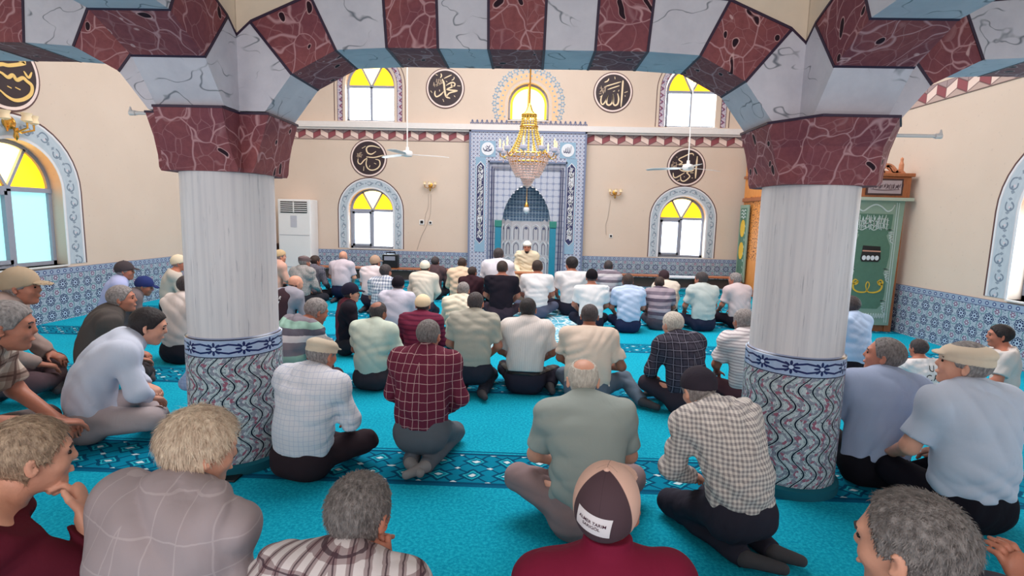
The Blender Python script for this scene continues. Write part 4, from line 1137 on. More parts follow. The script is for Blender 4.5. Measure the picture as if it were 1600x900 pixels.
# ---------------------------------------------------------------- cloth, skin and hair materials
def around():
    x, y, z = coords(); return ab(x) + y * .3 + .4, z, x, y
def cloth(kind, *cs, size=.05):
    """cs: sRGB colours, first the ground"""
    key = 'cloth_%s_%s_%g' % (kind, '_'.join('%d%d%d' % c for c in cs), size)
    L = [lin(c) for c in cs]
    def f():
        a, z, x, y = around()
        w = noise(vec(x * 1.0, y, z * .6), 7, 3, .6, .6); wv = noise(vec(x, y, z), 180, 2)
        a = a + (w - .5) * .02; zz = z + (w - .5) * .02
        c = mixc(noise(vec(x, y, z), 5, 2), tuple(v * .93 for v in L[0]), tuple(min(1, v * 1.06) for v in L[0]))
        if kind == 'grid':
            g = mx(lt(ab(fr(a / size) - .5), 1.3e-3 / size + .008), lt(ab(fr(zz / size) - .5), 1.3e-3 / size + .008)); c = mixc(g * .8, c, L[1])
        elif kind == 'gingham':
            c = mixc((lt(fr(a / size), .5) + lt(fr(zz / size), .5)) * .5, c, L[1])
        elif kind == 'plaid':
            c = mixc(lt(fr(a / size), .45) * .55, c, L[1]); c = mixc(lt(fr(zz / size), .45) * .55, c, L[1])
            c = mixc(mx(lt(ab(fr(a / size + .25) - .5), .05), lt(ab(fr(zz / size + .25) - .5), .05)) * .8, c, L[-1])
        elif kind == 'bands':
            n = len(L)
            for i in range(1, n): c = mixc(lt(ab(fr(zz / size + i / n) - .5), .5 / n), c, L[i])
        elif kind == 'pin':
            c = mixc(lt(fr(zz / size), .38) * .8, c, L[1])
        elif kind == 'vpin':
            c = mixc(lt(fr(a / size), .4) * .6, c, L[1])
        elif kind == 'trim':
            c = mixc(gt(ab(x), size), c, L[1])
        return [c, w * 1.0 + wv * .05]
    return material(key, f, .85, spec=.15, bump=.6)
def skin(rgb):
    def f():
        x, y, z = coords(); n = noise(vec(x, y, z), 18, 3); m = noise(vec(x, y, z), 70, 2)
        return [mixc(n, tuple(c * .82 for c in lin(rgb)), tuple(min(1, c * 1.12) for c in lin(rgb))), m]
    m = material('skin_%d_%d_%d' % rgb, f, .5, bump=.12)
    return m
def hairm(rgb, rgb2):
    def f():
        x, y, z = coords(); n = noise(vec(x * 1.3, y * .7, z * .45), 85, 3, .6); m = noise(vec(x, y, z), 9, 2)
        return [mixc(clamp(n * 1.5 - .25), lin(rgb), lin(rgb2)), n + m * .4]
    return material('hair_%d_%d_%d_%d' % (*rgb, rgb2[0]), f, .6, bump=.9)
HAIR = dict(black=hairm((14, 11, 14), (46, 38, 42)), brown=hairm((34, 24, 24), (78, 60, 54)), dark=hairm((26, 20, 24), (88, 78, 80)), grey=hairm((70, 64, 66), (178, 170, 168)),
            salt=hairm((44, 38, 40), (150, 142, 140)), white=hairm((150, 140, 132), (236, 228, 216)), blond=hairm((168, 134, 112), (248, 230, 206)), sand=hairm((104, 80, 66), (206, 178, 152)))
SK = dict(a=skin((204, 142, 118)), b=skin((186, 120, 98)), c=skin((220, 160, 136)), d=skin((158, 102, 82)))
M_EYE = plain('dark_eye', (30, 22, 22), .2); M_SOLE = plain('dark_sock', (48, 46, 52), .9)

def person(u, v, label, yaw=0, hy=0, hp=0, hr=0, lean=8, side=0, pose='cross', zt=None, d=None, shirt=None, sleeve='short', pants=(40, 40, 48), hair='dark',
           style='short', cap=None, capc=(200, 190, 170), sk='b', fat=1.0, kw=.28, joints=None, face=False, belt=False, beard=None, collar=True, base=0.0, vest=None,
           fine=None, hands=None, curl=1.0, socks=(70, 68, 72), long_shirt=0.0, shy=0., hemz=0.02, wr=1.0, hunch=0., chi=0., nl=.135):
    """one seated figure; (u, v) is where the top of its head is in the photograph, zt that top's height, d its distance if the size is to follow from it"""
    J = joints or {}
    zp = {'cross': .125, 'kneel': .25, 'side': .13, 'chair': .50}[pose]
    D3 = lambda a: unit((math.sin(R(side)), math.sin(R(a)), math.cos(R(a))))
    P0 = np.array([0, -.02, zp]); P1 = P0 + .19 * D3(lean * .35 - hunch * .3); P2 = P1 + .19 * D3(lean + hunch * .4); P3 = P2 + .135 * D3(lean * 1.25 + hunch + 4)
    up = D3(lean * 1.15 + hunch * .8); Rs = rot('z', shy); shd = Rs @ np.array([1, 0, -.0]); shd = unit(shd - (shd @ up) * up * .7)
    SL, SR = P3 - up * .045 - shd * .165 * fat ** .3, P3 - up * .045 + shd * .165 * fat ** .3
    nk = D3(lean * .9 + hunch + 12 - hp * .35)
    C = P3 + nk * nl + np.array([0, .012, 0])
    Rh = rot('z', hy) @ rot('x', hp) @ rot('y', hr)
    H = lambda x, y, z: C + Rh @ np.array([x, y, z])
    # limbs
    arms = {}
    for sg, S_, n in ((-1, SL, 'L'), (1, SR, 'R')):
        if pose == 'kneel': E_, W_ = S_ + np.array([sg * .075, .02, -.235]), np.array([sg * .13, .21, zp + .085])
        elif pose == 'chair': E_, W_ = S_ + np.array([sg * .075, .03, -.235]), np.array([sg * .13, .26, zp + .11])
        else: E_, W_ = S_ + np.array([sg * .075, .05, -.225]), np.array([sg * .155, .27, zp + .12])
        E_ = np.array(J.get('E' + n, E_), float); W_ = np.array(J.get('W' + n, W_), float); arms[n] = (S_, E_, W_)
    legs = {}
    for sg, n in ((-1, 'L'), (1, 'R')):
        hip = np.array([sg * .09, 0, zp])
        if pose == 'cross': K_, A_, T_ = (sg * kw, .27, .15), (-sg * .05, .34, .065), (-sg * .15, .36, .05)
        elif pose == 'kneel': K_, A_, T_ = (sg * .13, .40, .085), (sg * .10, -.10, .055), (sg * .085, -.26, .04)
        elif pose == 'chair': K_, A_, T_ = (sg * .16, .42, .46), (sg * .16, .42, .08), (sg * .17, .58, .04)
        else: K_, A_, T_ = (.22 + sg * .02, .34 + sg * -.06, .10), (.40, .02 + sg * -.10, .055), (.50, -.10 + sg * -.08, .04)
        legs[n] = (hip, np.array(J.get('K' + n, K_), float), np.array(J.get('A' + n, A_), float), np.array(J.get('T' + n, T_), float))
    # placement: the head goes where the photo shows it
    hl = C + Rh @ np.array([0, -.012, .118 + (.015 if cap else 0)])
    if zt is None: zt = {'cross': .80, 'kneel': .87, 'side': .80, 'chair': 1.2}[pose]
    s = zt / hl[2]
    if d is None:
        Pw = un(u, v, 2, s * hl[2] + base)
    else:
        Pw = un(u, v, 1, d); s = (Pw[2] - base) / hl[2]
    if base == 0 and abs(Pw[0]) < 1.3 and 5.6 < Pw[1] < 9.8: base = .006
    Rz = rot('z', yaw); g0 = Pw - s * (Rz @ np.array([hl[0], hl[1], 0]))
    dist = math.hypot(g0[0], g0[1])
    # grid
    if fine is None: fine = (.0085, .0055) if dist < 2 else (.010, .0065) if dist < 4 else (.0125, .0085) if dist < 6.5 else (.015, .0105)
    allp = np.array([q for t in arms.values() for q in t] + [q for t in legs.values() for q in t] + [P0, P3, C])
    lo, hi = allp.min(0) - .22, allp.max(0) + .20; lo[2] = -.03
    fz = []
    for k in range(3):
        iv = [(C[k] - .135, C[k] + .135, fine[1])]
        if dist < 4.6 or hands:
            for n in 'LR':
                w = arms[n][2]; iv.append((w[k] - .06, w[k] + .12 if k == 1 else w[k] + .09, fine[1]))
        fz.append(iv)
    G = Grid(*[axis(lo[k], hi[k], fine[0], fz[k]) for k in range(3)])
    # ---- body
    f_ = fat
    torso = [Cap(P0 + (0, .01, .01), P1, .148 * f_, .138 * f_, .74), Cap(P1, P2, .138 * f_, .150 * (f_ * .5 + .5), .70), Cap(P2, P3 - up * .07, .150 * (f_ * .5 + .5), .105, .64),
             Cap(SL, SR, .060, .060), Cap(P3 + up * .005, SL + up * .012, .052, .050), Cap(P3 + up * .005, SR + up * .012, .052, .050),
             Cap(P2 + shd * .085, SR - up * .01, .070, .062), Cap(P2 - shd * .085, SL - up * .01, .070, .062)]
    butt = [Cap(P0 + (-.07, -.01, -.015), P0 + (.07, -.01, -.015), .108 * (f_ * .6 + .4), None)]
    B = G.new()
    for t in torso + butt: G.union(B, t, .045, -.004)
    for n, (S_, E_, W_) in arms.items():
        G.union(B, Cap(S_, E_, .052, .041), .03); G.union(B, Cap(E_, W_, .040, .026), .02)
    for n, (h, K_, A_, T_) in legs.items():
        G.union(B, Cap(h, K_, .082, .056), .03); G.union(B, Cap(K_, A_, .054, .036), .02); G.union(B, Cap(A_ + (0, 0, .0), T_, .034, .022), .02)
    # neck and head
    G.union(B, Cap(P3 - up * .03, H(0, -.015, -.05), .056 * (f_ * .5 + .5), .052), .03)
    HF = G.new()
    G.union(HF, Ell(H(0, -.012, .030), (.074, .093, .083), Rh), .02); G.union(HF, Ell(H(0, .026, -.034), (.057, .060, .077), Rh), .035)
    sl = G.sub(C - .2, C + .2); B[sl] = np.minimum(B[sl], HF[sl]) - (np.maximum(.02 - np.abs(B[sl] - HF[sl]), 0) / .02) ** 2 * .005
    G.union(B, Ell(H(0, .058, -.092), (.028, .024, .020), Rh), .02)
    G.union(B, Cap(H(0, .080, .016), H(0, .094, -.018), .007, .0120), .016); G.union(B, Cap(H(-.034, .074, .024), H(.034, .074, .024), .013), .016)
    for sg in (-1, 1):
        G.union(B, Ell(H(sg * .036, .058, -.026), (.022, .022, .022), Rh), .02)
        Re = Rh @ rot('z', -sg * 24) @ rot('y', sg * 8)
        G.union(B, Ell(H(sg * .080, -.006, -.008), (.0085, .0185, .031), Re), .006)
        G.carve(B, Ell(H(sg * .0875, .002, -.004), (.006, .009, .015), Re), .004)
        G.carve(B, Ell(H(sg * .031, .089, .006), (.014, .009, .009), Rh), .008)
    G.union(B, Cap(H(-.016, .089, -.058), H(.016, .089, -.058), .0065), .008)
    # hands: palm, four fingers, thumb
    hd_ = hands or {}
    for n, (S_, E_, W_) in arms.items():
        sg = -1 if n == 'L' else 1
        dr = unit(hd_.get('d' + n, unit(W_ - E_) * .5 + np.array([-sg * .25, .5, -.12]))); nr = np.array(hd_.get('n' + n, (0, 0, 1.)), float); nr = unit(nr - (nr @ dr) * dr)
        sd = np.cross(dr, nr) * sg; cu = hd_.get('c' + n, .45)           # sd points to the thumb's side inverted below
        G.union(B, Cap(W_, W_ + dr * .075, .036, .040, .42, nr), .015)
        for q, ln in enumerate((.066, .076, .071, .056)):
            b0 = W_ + dr * .088 + sd * (.029 - q * .0195) * -1; b1 = b0 + (dr * math.cos(cu) - nr * math.sin(cu)) * ln * .52; b2 = b1 + (dr * math.cos(cu * 2.1) - nr * math.sin(cu * 2.1)) * ln * .5
            G.union(B, Cap(b0 - dr * .02, b1, .0092, .0085), .004); G.union(B, Cap(b1, b2, .0085, .0072), .003)
        t0 = W_ + dr * .022 - sd * .030; t1 = t0 - sd * .030 + dr * .028 - nr * .010; t2 = t1 + dr * .030 - sd * .006 - nr * .008
        G.union(B, Cap(t0, t1, .0125, .0105), .008); G.union(B, Cap(t1, t2, .0100, .0085), .004)
    B = np.maximum(B, .002 - G.ax[2][None, None, :])
    root = mesh_of('person', B, G.ax, SK[sk])
    root.location = (g0[0], g0[1], base); root.rotation_euler = (0, 0, R(yaw)); root.scale = (s, s, s)
    tag(root, label=label, category='person')
    # ---- cloth folds
    rn = np.random.RandomState(int(abs(u * 7 + v)) % 9999)
    def folds(sl, amp):
        p = G.pts(sl); o = 0
        for q in range(5):
            k = unit(rn.uniform(-1, 1, 3) * (.7, .6, 1.3)); fq = rn.uniform(34, 80)
            wq = np.sin(p @ (rn.uniform(-1, 1, 3) * 14) + rn.uniform(0, 6)) * 1.3
            m = np.clip(np.sin(p @ (rn.uniform(-1, 1, 3) * 9) + rn.uniform(0, 6)), 0, 1)
            o = o + (1 - np.abs(np.sin((p @ k) * fq * .5 + wq)) * 2) * m
        return o * amp
    full = (slice(None),) * 3
    # ---- trousers
    T = G.new()
    for t in butt + [torso[0]]: G.union(T, t, .045, .009)
    for n, (h, K_, A_, T_) in legs.items():
        G.union(T, Cap(h, K_, .092, .070), .03); dn = unit(A_ - K_); G.union(T, Cap(K_, A_, .068, .052), .02, clip=(A_ - dn * .0, dn))
    T += folds(full, .0030); PP = G.pts(full)
    T = np.maximum(T, (PP - (P0 + (0, 0, .10))) @ D3(lean * .35) - np.clip(PP[..., 1] - .07, 0, 1) * 1.5 - np.clip(np.abs(PP[..., 0]) - .2, 0, 1) * 2); T = np.maximum(T, .004 - PP[..., 2])
    mesh_of('trousers', T, G.ax, cloth('plain', pants), root)
    if belt:
        n_ = D3(lean * .35); F = np.maximum(T - .004, np.abs((PP - (P0 + (0, 0, .075))) @ n_) - .017); mesh_of('belt', F, G.ax, M_DARK, root)
    # ---- socks
    for n, (h, K_, A_, T_) in legs.items():
        F = G.new(); dn = unit(A_ - K_); G.union(F, Cap(A_ - dn * .03, A_, .042, .040), .01); G.union(F, Cap(A_, T_, .041, .029), .015)
        F = np.maximum(F, .003 - PP[..., 2]); mesh_of('sock', F, G.ax, cloth('plain', socks), root)
    # ---- shirt
    F = G.new(); ti = .019
    for t in torso: G.union(F, t, .05, ti)
    for n, (S_, E_, W_) in arms.items():
        if sleeve == 'long':
            dn = unit(W_ - E_); G.union(F, Cap(S_, E_, .066, .056), .035); G.union(F, Cap(E_, W_, .056, .040), .02, clip=(W_ - dn * .0, dn))
        elif sleeve == 'short':
            dn = unit(E_ - S_); e = S_ + (E_ - S_) * .78; G.union(F, Cap(S_, e, .068, .068), .03, clip=(e, dn))
        elif sleeve == 'roll':
            dn = unit(W_ - E_); m_ = E_ + (W_ - E_) * .35; G.union(F, Cap(S_, E_, .066, .058), .035); G.union(F, Cap(E_, m_, .058, .054), .02, clip=(m_, dn))
    if long_shirt: G.union(F, Cap(P0 + (-.1, .1, -.04), P0 + (.1, .1, -.04), .17, None), .05); G.union(F, Cap(P0 + (-.2, .28, -.02), P0 + (.2, .28, -.02), .11, None), .05)
    F += folds(full, .0052 * wr)
    if collar: G.union(F, Cap(P3 - up * .02, P3 + nk * (.035 + chi), .070, .066), .012, clip=(P3 + nk * (.040 + chi), nk))
    else: F = np.maximum(F, (PP - (P3 + nk * .022)) @ nk)
    if not long_shirt: F = np.maximum(F, ((P0 + (0, 0, hemz)) - PP) @ unit(np.array([0, .0 + .25, 1])))
    F = np.maximum(F, .004 - PP[..., 2])
    sh = mesh_of('sweater' if sleeve == 'long' and not collar else 'robe' if long_shirt else 'shirt', F, G.ax, shirt, root)
    if vest:
        V_ = G.new()
        for t in torso[:3] + torso[6:]: G.union(V_, t, .05, ti + .012)
        V_ = np.maximum(V_, (PP - (P3 + nk * .012)) @ nk); V_ = np.maximum(V_, ((P0 + (0, 0, .0)) - PP)[..., 2]); V_ = np.maximum(V_, np.abs((PP - P3) @ unit(shd)) - .175)
        sh = mesh_of('vest', V_, G.ax, vest, root)
    # ---- head coverings
    sl = G.sub(C - .2, C + .2); q = (G.pts(sl) - C) @ Rh; qx, qy, qz = q[..., 0], q[..., 1], q[..., 2]
    sub_ax = tuple(G.ax[k][sl[k]] for k in range(3)); hf = HF[sl]
    nz_ = np.sin(qx * 190 + np.sin(qy * 130) * 2) * np.sin(qy * 170 + 1) * np.sin(qz * 150 + 2)
    if style != 'none':
        if style in ('short', 'crop', 'long', 'recede', 'ring', 'thin', 'bald'):
            zl = np.interp(qy, [-.12, -.045, -.012, .004, .03, .050, .075, .11], [-.082, -.078, -.060, -.004, -.004, .030, .066, .078] if style != 'recede' else [-.082, -.078, -.060, -.004, .0, .055, .11, .12])
            th = {'short': .010, 'crop': .006, 'long': .017, 'recede': .009, 'ring': .008, 'thin': .006, 'bald': .004}[style]
            h_ = hf - th - .0022 * nz_ * (1.5 if style == 'long' else 1); h_ = np.maximum(h_, zl - qz)
            if style == 'ring': h_ = np.maximum(h_, .056 - np.sqrt(qx ** 2 + (qy + .005) ** 2 + (qz - .115) ** 2)) if False else np.maximum(h_, qz - (.052 + .0 * qy))
            if style == 'bald': h_ = np.maximum(h_, qz + .012)
            if style == 'thin': h_ = np.maximum(h_, .058 - np.sqrt(qx ** 2 + (qy + .055) ** 2 + (qz - .105) ** 2))
            mesh_of('hair', h_, sub_ax, HAIR[hair], root)
    if beard:
        b_ = hf - .010 - .002 * nz_; b_ = np.maximum(b_, -.012 - (qy - .0)); b_ = np.maximum(b_, qz + .036 + np.where(np.abs(qx) > .03, -.012, .0)); b_ = np.maximum(b_, -.0 + .0 * qx)
        lower = Ell((0, .052, -.085), (.040, .036, .034)).d(q); b_ = np.minimum(b_, lower); b_ = np.maximum(b_, -(Ell((0, .095, -.055), (.02, .012, .009)).d(q)))
        mesh_of('beard', b_, sub_ax, HAIR[beard], root)
    cm = cloth('plain', capc)
    if cap == 'kufi':
        k_ = Ell((0, -.014, .040), (.074 + .017, .093 + .017, .083 + .016)).d(q); k_ = np.maximum(k_, .020 + qy * .25 - qz) + nz_ * .001
        mesh_of('cap', k_, sub_ax, cm, root)
    elif cap == 'flat':
        k_ = Ell((0, -.008, .064), (.087, .110, .048), rot('x', -9)).d(q); kb = np.maximum(hf - .012, np.abs(qz - .040 + .1 * qy) - .024); k_ = np.minimum(k_, kb)
        br = Ell((0, .098, .040), (.056, .036, .008), rot('x', -14)).d(q); h2 = np.maximum(.012 - np.abs(k_ - br), 0) / .012; k_ = np.minimum(k_, br) - h2 * h2 * .003
        k_ = np.maximum(k_, .018 - qz - .08 * np.abs(qy)); mesh_of('cap', k_, sub_ax, cm, root)
    elif cap in ('ball', 'panel'):
        k_ = Ell((0, -.013, .036), (.074 + .015, .093 + .016, .083 + .022)).d(q); k_ = np.maximum(k_, .004 + .20 * qy - qz)
        c1 = cm
        if cap == 'panel':
            mm = bpy.data.materials.new('two_tone_cap_cloth'); mm.use_nodes = True; S.nt = mm.node_tree
            n = S.nt.nodes.new('ShaderNodeTexCoord'); vv = S.nt.nodes.new('ShaderNodeVectorMath'); vv.operation = 'SUBTRACT'; S.nt.links.new(n.outputs['Object'], vv.inputs[0]); vv.inputs[1].default_value = C
            comp = []
            for a_ in range(3):
                dn = S.nt.nodes.new('ShaderNodeVectorMath'); dn.operation = 'DOT_PRODUCT'; S.nt.links.new(vv.outputs[0], dn.inputs[0]); dn.inputs[1].default_value = Rh[:, a_]; comp.append(S(dn.outputs['Value']))
            hx, hyy, hz = comp; back = lt(ab(hx) * .80 + hyy + .010, 0.0); seam = lt(ab(ab(hx) * .80 + hyy + .010), .0016); seam = mx(seam, lt(ab(hx), .0009)); seam = mx(seam, lt(ab(ab(hx) - (.012 - hyy) * 1.25), .0009) * gt(hyy, -.01))
            bb = mm.node_tree.nodes['Principled BSDF']; bb.inputs['Roughness'].default_value = .85
            link(mixc(seam * .5, mixc(back, lin((222, 180, 164)), lin((74, 52, 60))), lin((58, 40, 46))), bb.inputs['Base Color']); c1 = mm
        co = mesh_of('cap', k_, sub_ax, c1, root)
        vz = Ell((0, .112, .022), (.068, .066, .022), rot('x', -10)).d(q); vz = np.maximum(vz, -(Ell((0, .112, .012), (.070, .068, .022), rot('x', -10)).d(q)) ); vz = np.maximum(vz, .05 - qy)
        mesh_of('visor', vz, sub_ax, cm, root)
        MB().lathe([(.009, -.003), (.008, .002), (.002, .005)], (0, 0, 0), 10).build('cap_button', cm, root).matrix_local = Matrix.Translation(Vector(H(0, -.013, .141))) @ Matrix(Rh.tolist()).to_4x4()
    elif cap == 'turban':
        k_ = Ell((0, -.008, .066), (.096, .110, .052)).d(q) + .0022 * np.sin((qz + qx * .25) * 420); k2 = Ell((0, -.012, .085), (.074, .088, .062)).d(q)
        k_ = np.minimum(k_, k2); k_ = np.maximum(k_, .026 + .15 * qy - qz); mesh_of('turban', k_, sub_ax, cm, root)
    if face:
        for sg in (-1, 1):
            e = H(sg * .031, .080, .005); MB().lathe([(.0005, -.007), (.005, -.005), (.007, 0), (.005, .005), (.0005, .007)], tuple(e), 10).build('eye', M_EYE, root, smooth=True)
            MB().tube([tuple(H(sg * .046, .080, .024)), tuple(H(sg * .032, .088, .029)), tuple(H(sg * .016, .089, .025))], .0035, 6).build('eyebrow', HAIR['dark'], root)
    return root, sh, dict(C=C, Rh=Rh, P3=P3, P2=P2, P0=P0, up=up, s=s, g0=g0)

def print_on(target, root, text, size, centre, normal, upv, mat, name='print', thick=.0008, shear=0, off=.0025, spacing=1.0):
    """lettering laid onto a garment's surface, lines given top to bottom"""
    for o_, txt in enumerate(text):
        cu = bpy.data.curves.new(name, 'FONT'); cu.body = txt; cu.size = size; cu.align_x = 'CENTER'; cu.offset = size * .012; cu.space_character = spacing; cu.resolution_u = 3
        to = bpy.data.objects.new(name, cu); col.objects.link(to)
        bpy.context.view_layer.update()
        me = bpy.data.meshes.new_from_object(to.evaluated_get(bpy.context.evaluated_depsgraph_get())); bpy.data.objects.remove(to)
        bm = bmesh.new(); bm.from_mesh(me); bmesh.ops.triangulate(bm, faces=bm.faces)
        for _ in range(2): 
            lg = [e for e in bm.edges if e.calc_length() > size * .22]
            if lg: bmesh.ops.subdivide_edges(bm, edges=lg, cuts=1); bmesh.ops.triangulate(bm, faces=bm.faces)
        Z = unit(normal); Y_ = unit(np.array(upv) - (np.array(upv) @ Z) * Z); X_ = np.cross(Y_, Z)
        from mathutils.bvhtree import BVHTree
        tm = target.data; bvh = BVHTree.FromPolygons([v.co[:] for v in tm.vertices], [p.vertices[:] for p in tm.polygons])
        for vtx in bm.verts:
            p = np.array(centre) + X_ * vtx.co.x + Y_ * (vtx.co.y - o_ * size * 1.05) ; hit = bvh.ray_cast(Vector(p + Z * .08), Vector(-Z), .3)
            if hit[0]: vtx.co = hit[0] + Vector(Z) * off
            else: vtx.co = Vector(p)
        bm.to_mesh(me); bm.free(); me.materials.clear(); me.materials.append(mat)
        o = bpy.data.objects.new(name, me); col.objects.link(o); o.parent = root
def patch_on(target, root, w, h, centre, normal, upv, mat, name='patch', off=.0015, curve=0.):
    from mathutils.bvhtree import BVHTree
    Z = unit(normal); Y_ = unit(np.array(upv) - (np.array(upv) @ Z) * Z); X_ = np.cross(Y_, Z)
    tm = target.data; bvh = BVHTree.FromPolygons([v.co[:] for v in tm.vertices], [p.vertices[:] for p in tm.polygons])
    n = 14; v = []; f = []
    for i in range(n + 1):
        for j in range(7):
            p = np.array(centre) + X_ * w * (i / n - .5) + Y_ * h * (j / 6 - .5); hit = bvh.ray_cast(Vector(p + Z * .08), Vector(-Z), .3)
            v.append(tuple(hit[0] + Vector(Z) * off) if hit[0] else tuple(p))
    for i in range(n):
        for j in range(6): f.append((i * 7 + j, (i + 1) * 7 + j, (i + 1) * 7 + j + 1, i * 7 + j + 1))
    return MB().add(v, f).build(name, mat, root, smooth='all')

def strands(root, info, n, ln, hair, style_th=.012, seed=3, droop=.6, lift=.35, keep=None):
    """short tapering locks combed from the crown over the hair surface"""
    h = [c for c in children(root) if c.name.startswith('hair')][0]; me = h.data
    V = np.empty(len(me.vertices) * 3, np.float32); me.vertices.foreach_get('co', V); V = V.reshape(-1, 3)
    Nn = np.empty(len(me.vertices) * 3, np.float32); me.vertices.foreach_get('normal', Nn); Nn = Nn.reshape(-1, 3)
    C, Rh = info['C'], info['Rh']; rn = np.random.RandomState(seed); L = (V - C) @ Rh
    ok = np.argwhere((((V - (C + Rh @ np.array([0, 0, .02]))) * Nn).sum(1) > .02) & (L[:, 2] > -.07))[:, 0]; mb = MB(); crown = C + Rh @ np.array([.01, -.045, .115])
    for i in rn.choice(ok, n):
        p = V[i] + rn.uniform(-.003, .003, 3); nn = Nn[i]; g = (p - crown); g = unit(g + np.array([0, 0, -.05]) * droop + rn.normal(0, .02, 3)); t = unit(g - (g @ nn) * nn)
        sd = np.cross(nn, t) * rn.uniform(.0007, .0014); l = ln * rn.uniform(.6, 1.2); q = p - nn * .002; vv = []
        for k in range(4):
            w = (1, .9, .6, .08)[k]; vv += [q + sd * w, q - sd * w]; t2 = unit(t + nn * (lift - .55 * k * lift) + rn.normal(0, .06, 3)); q = q + t2 * l / 3
        mb.add(vv, [(0, 1, 3, 2), (2, 3, 5, 4), (4, 5, 7, 6)])
    o = mb.build('hair_strand', HAIR[hair], h, smooth='all', kind='stuff')
# ---------------------------------------------------------------- the congregation, nearest first
def W(*c): return cloth('plain', c or (224, 222, 224))
PR = person
WHT = W(238, 234, 236)
# --- front edge of the picture
r, sh, inf = PR(42, 652, 'grey-haired man in maroon sweater with his hand at his chin, bottom left corner', yaw=-46, hy=2, hp=-4, d=1.36, kw=.16, pose='kneel', lean=12, hunch=12, shirt=cloth('plain', (92, 26, 42)), sleeve='long', collar=False, hair='sand', style='short', sk='c', face=True,
   joints=dict(ER=(.20, .36, .47), WR=(.10, .30, .66)), hands=dict(dR=(-.55, -.05, .6), nR=(.35, 1, .1), cR=.8), fine=(.0095, .0055))
strands(r, inf, 2600, .024, 'sand', lift=.25)
r, sh, inf = PR(318, 640, 'pale-haired man in grey faintly checked shirt, bottom left beside the maroon sweater', yaw=-18, hy=-26, hp=-12, d=1.42, zt=1.0, lean=10, hunch=10, shirt=cloth('grid', (166, 152, 156), (184, 170, 174), size=.085), sleeve='long', hair='blond', style='long', sk='c', fat=1.06, fine=(.0095, .0055), wr=1.4, pose='kneel', joints=dict(EL=(-.215, .06, .50)))
strands(r, inf, 4600, .036, 'blond', droop=1.0, lift=.22)
r, sh, inf = PR(562, 742, 'man with short bristly grey hair in plaid shirt, chin on hand, bottom centre', yaw=-8, hy=-10, hp=-6, d=1.24, pose='kneel', lean=10, hunch=14, shirt=cloth('plaid', (214, 204, 206), (96, 52, 60), (60, 40, 52), size=.045), sleeve='roll', hair='salt', style='short', sk='b',
   joints=dict(ER=(.38, .12, .50), WR=(.095, .17, .68), EL=(-.27, .12, .46)), hands=dict(dR=(-.3, .0, .7), nR=(0, -1, 0), cR=1.0), fine=(.0095, .0055))
strands(r, inf, 4200, .015, 'salt', lift=.7, droop=.2)
r, sh, inf = PR(948, 737, 'man in two-tone beige and brown peaked cap with a white sewn label, bottom centre', yaw=4, hy=-22, hp=14, d=1.26, kw=.2, lean=0, hunch=0, chi=.06, nl=.165, shirt=cloth('plain', (120, 26, 54)), sleeve='long', hair='dark', style='crop', cap='panel', capc=(222, 180, 164), sk='b', fine=(.0095, .0055))
cp = [c for c in children(r) if c.name.startswith('cap') and 'button' not in c.name][0]
C_, Rh_ = inf['C'], inf['Rh']; hh = lambda x, y, z: C_ + Rh_ @ np.array([x, y, z])
nrm = Rh_ @ np.array([-.25, -1, .12]); patch_on(cp, cp, .094, .054, hh(-.020, -.12, .050), nrm, Rh_ @ np.array([.12, 0, 1]), plain('white_woven_label', (226, 216, 220), .8), 'sewn_label')
print_on(cp, cp, ['ALMER TARIM', 'SARIGÖL'], .0122, hh(-.020, -.12, .0535), nrm, Rh_ @ np.array([.12, 0, 1]), plain('plum_stitching', (72, 30, 50), .8), 'label_lettering', off=.0028)
r, sh, inf = PR(1434, 770, 'man with receding curly grey hair turned to the left, bottom right', yaw=30, hy=6, hp=-6, d=1.02, pose='kneel', lean=8, hunch=10, shirt=cloth('plain', (70, 70, 84)), sleeve='short', hair='salt', style='recede', sk='c', face=True, fine=(.0095, .0055))
strands(r, inf, 4600, .013, 'salt', lift=.8, droop=.1)
PR(1800, 800, 'person at the bottom right edge of whom only a raised hand shows', yaw=0, d=1.12, pose='kneel', shirt=cloth('plain', (90, 60, 70)), sleeve='short', hair='dark', sk='b', joints=dict(EL=(-.22, .12, .46), WL=(-.235, .12, .75)), hands=dict(dL=(-.15, .1, .7), nL=(.3, -1, 0), cL=.7), fine=(.0095, .0055))

# --- second row
PR(505, 522, 'man in white checked shirt and beige flat cap sitting cross-legged beside the left column', yaw=-14, hy=-14, hp=-10, side=3, zt=.80, hunch=10, shirt=cloth('grid', (222, 220, 228), (186, 192, 212), size=.030), sleeve='long', hair='grey', cap='flat', capc=(208, 192, 172), sk='b', fat=1.15, pants=(48, 36, 42), joints=dict(KL=(-.15, .28, .15), EL=(-.21, .09, .33)))
PR(669, 499, 'man in maroon plaid shirt with white lines kneeling, centre left', yaw=-6, hy=-6, pose='kneel', zt=.88, lean=8, hunch=8, shirt=cloth('grid', (104, 40, 60), (206, 170, 170), size=.058), sleeve='long', hair='salt', style='crop', sk='b', fat=1.05, pants=(92, 96, 104), socks=(140, 136, 138), joints=dict(AL=(-.05, -.10, .055), TL=(.05, -.20, .04), AR=(.06, -.12, .05), TR=(-.03, -.24, .04)))
PR(912, 560, 'bald-crowned old man in sage green t-shirt, centre front of the open carpet', yaw=2, hy=-3, hp=-12, zt=.81, lean=10, hunch=16, side=-1, shirt=cloth('plain', (160, 168, 164)), sleeve='short', hair='white', style='thin', sk='c', collar=True, fat=1.04, pants=(150, 128, 130), hemz=-.04, joints=dict(KL=(-.33, .16, .20), KR=(.30, .30, .14)))
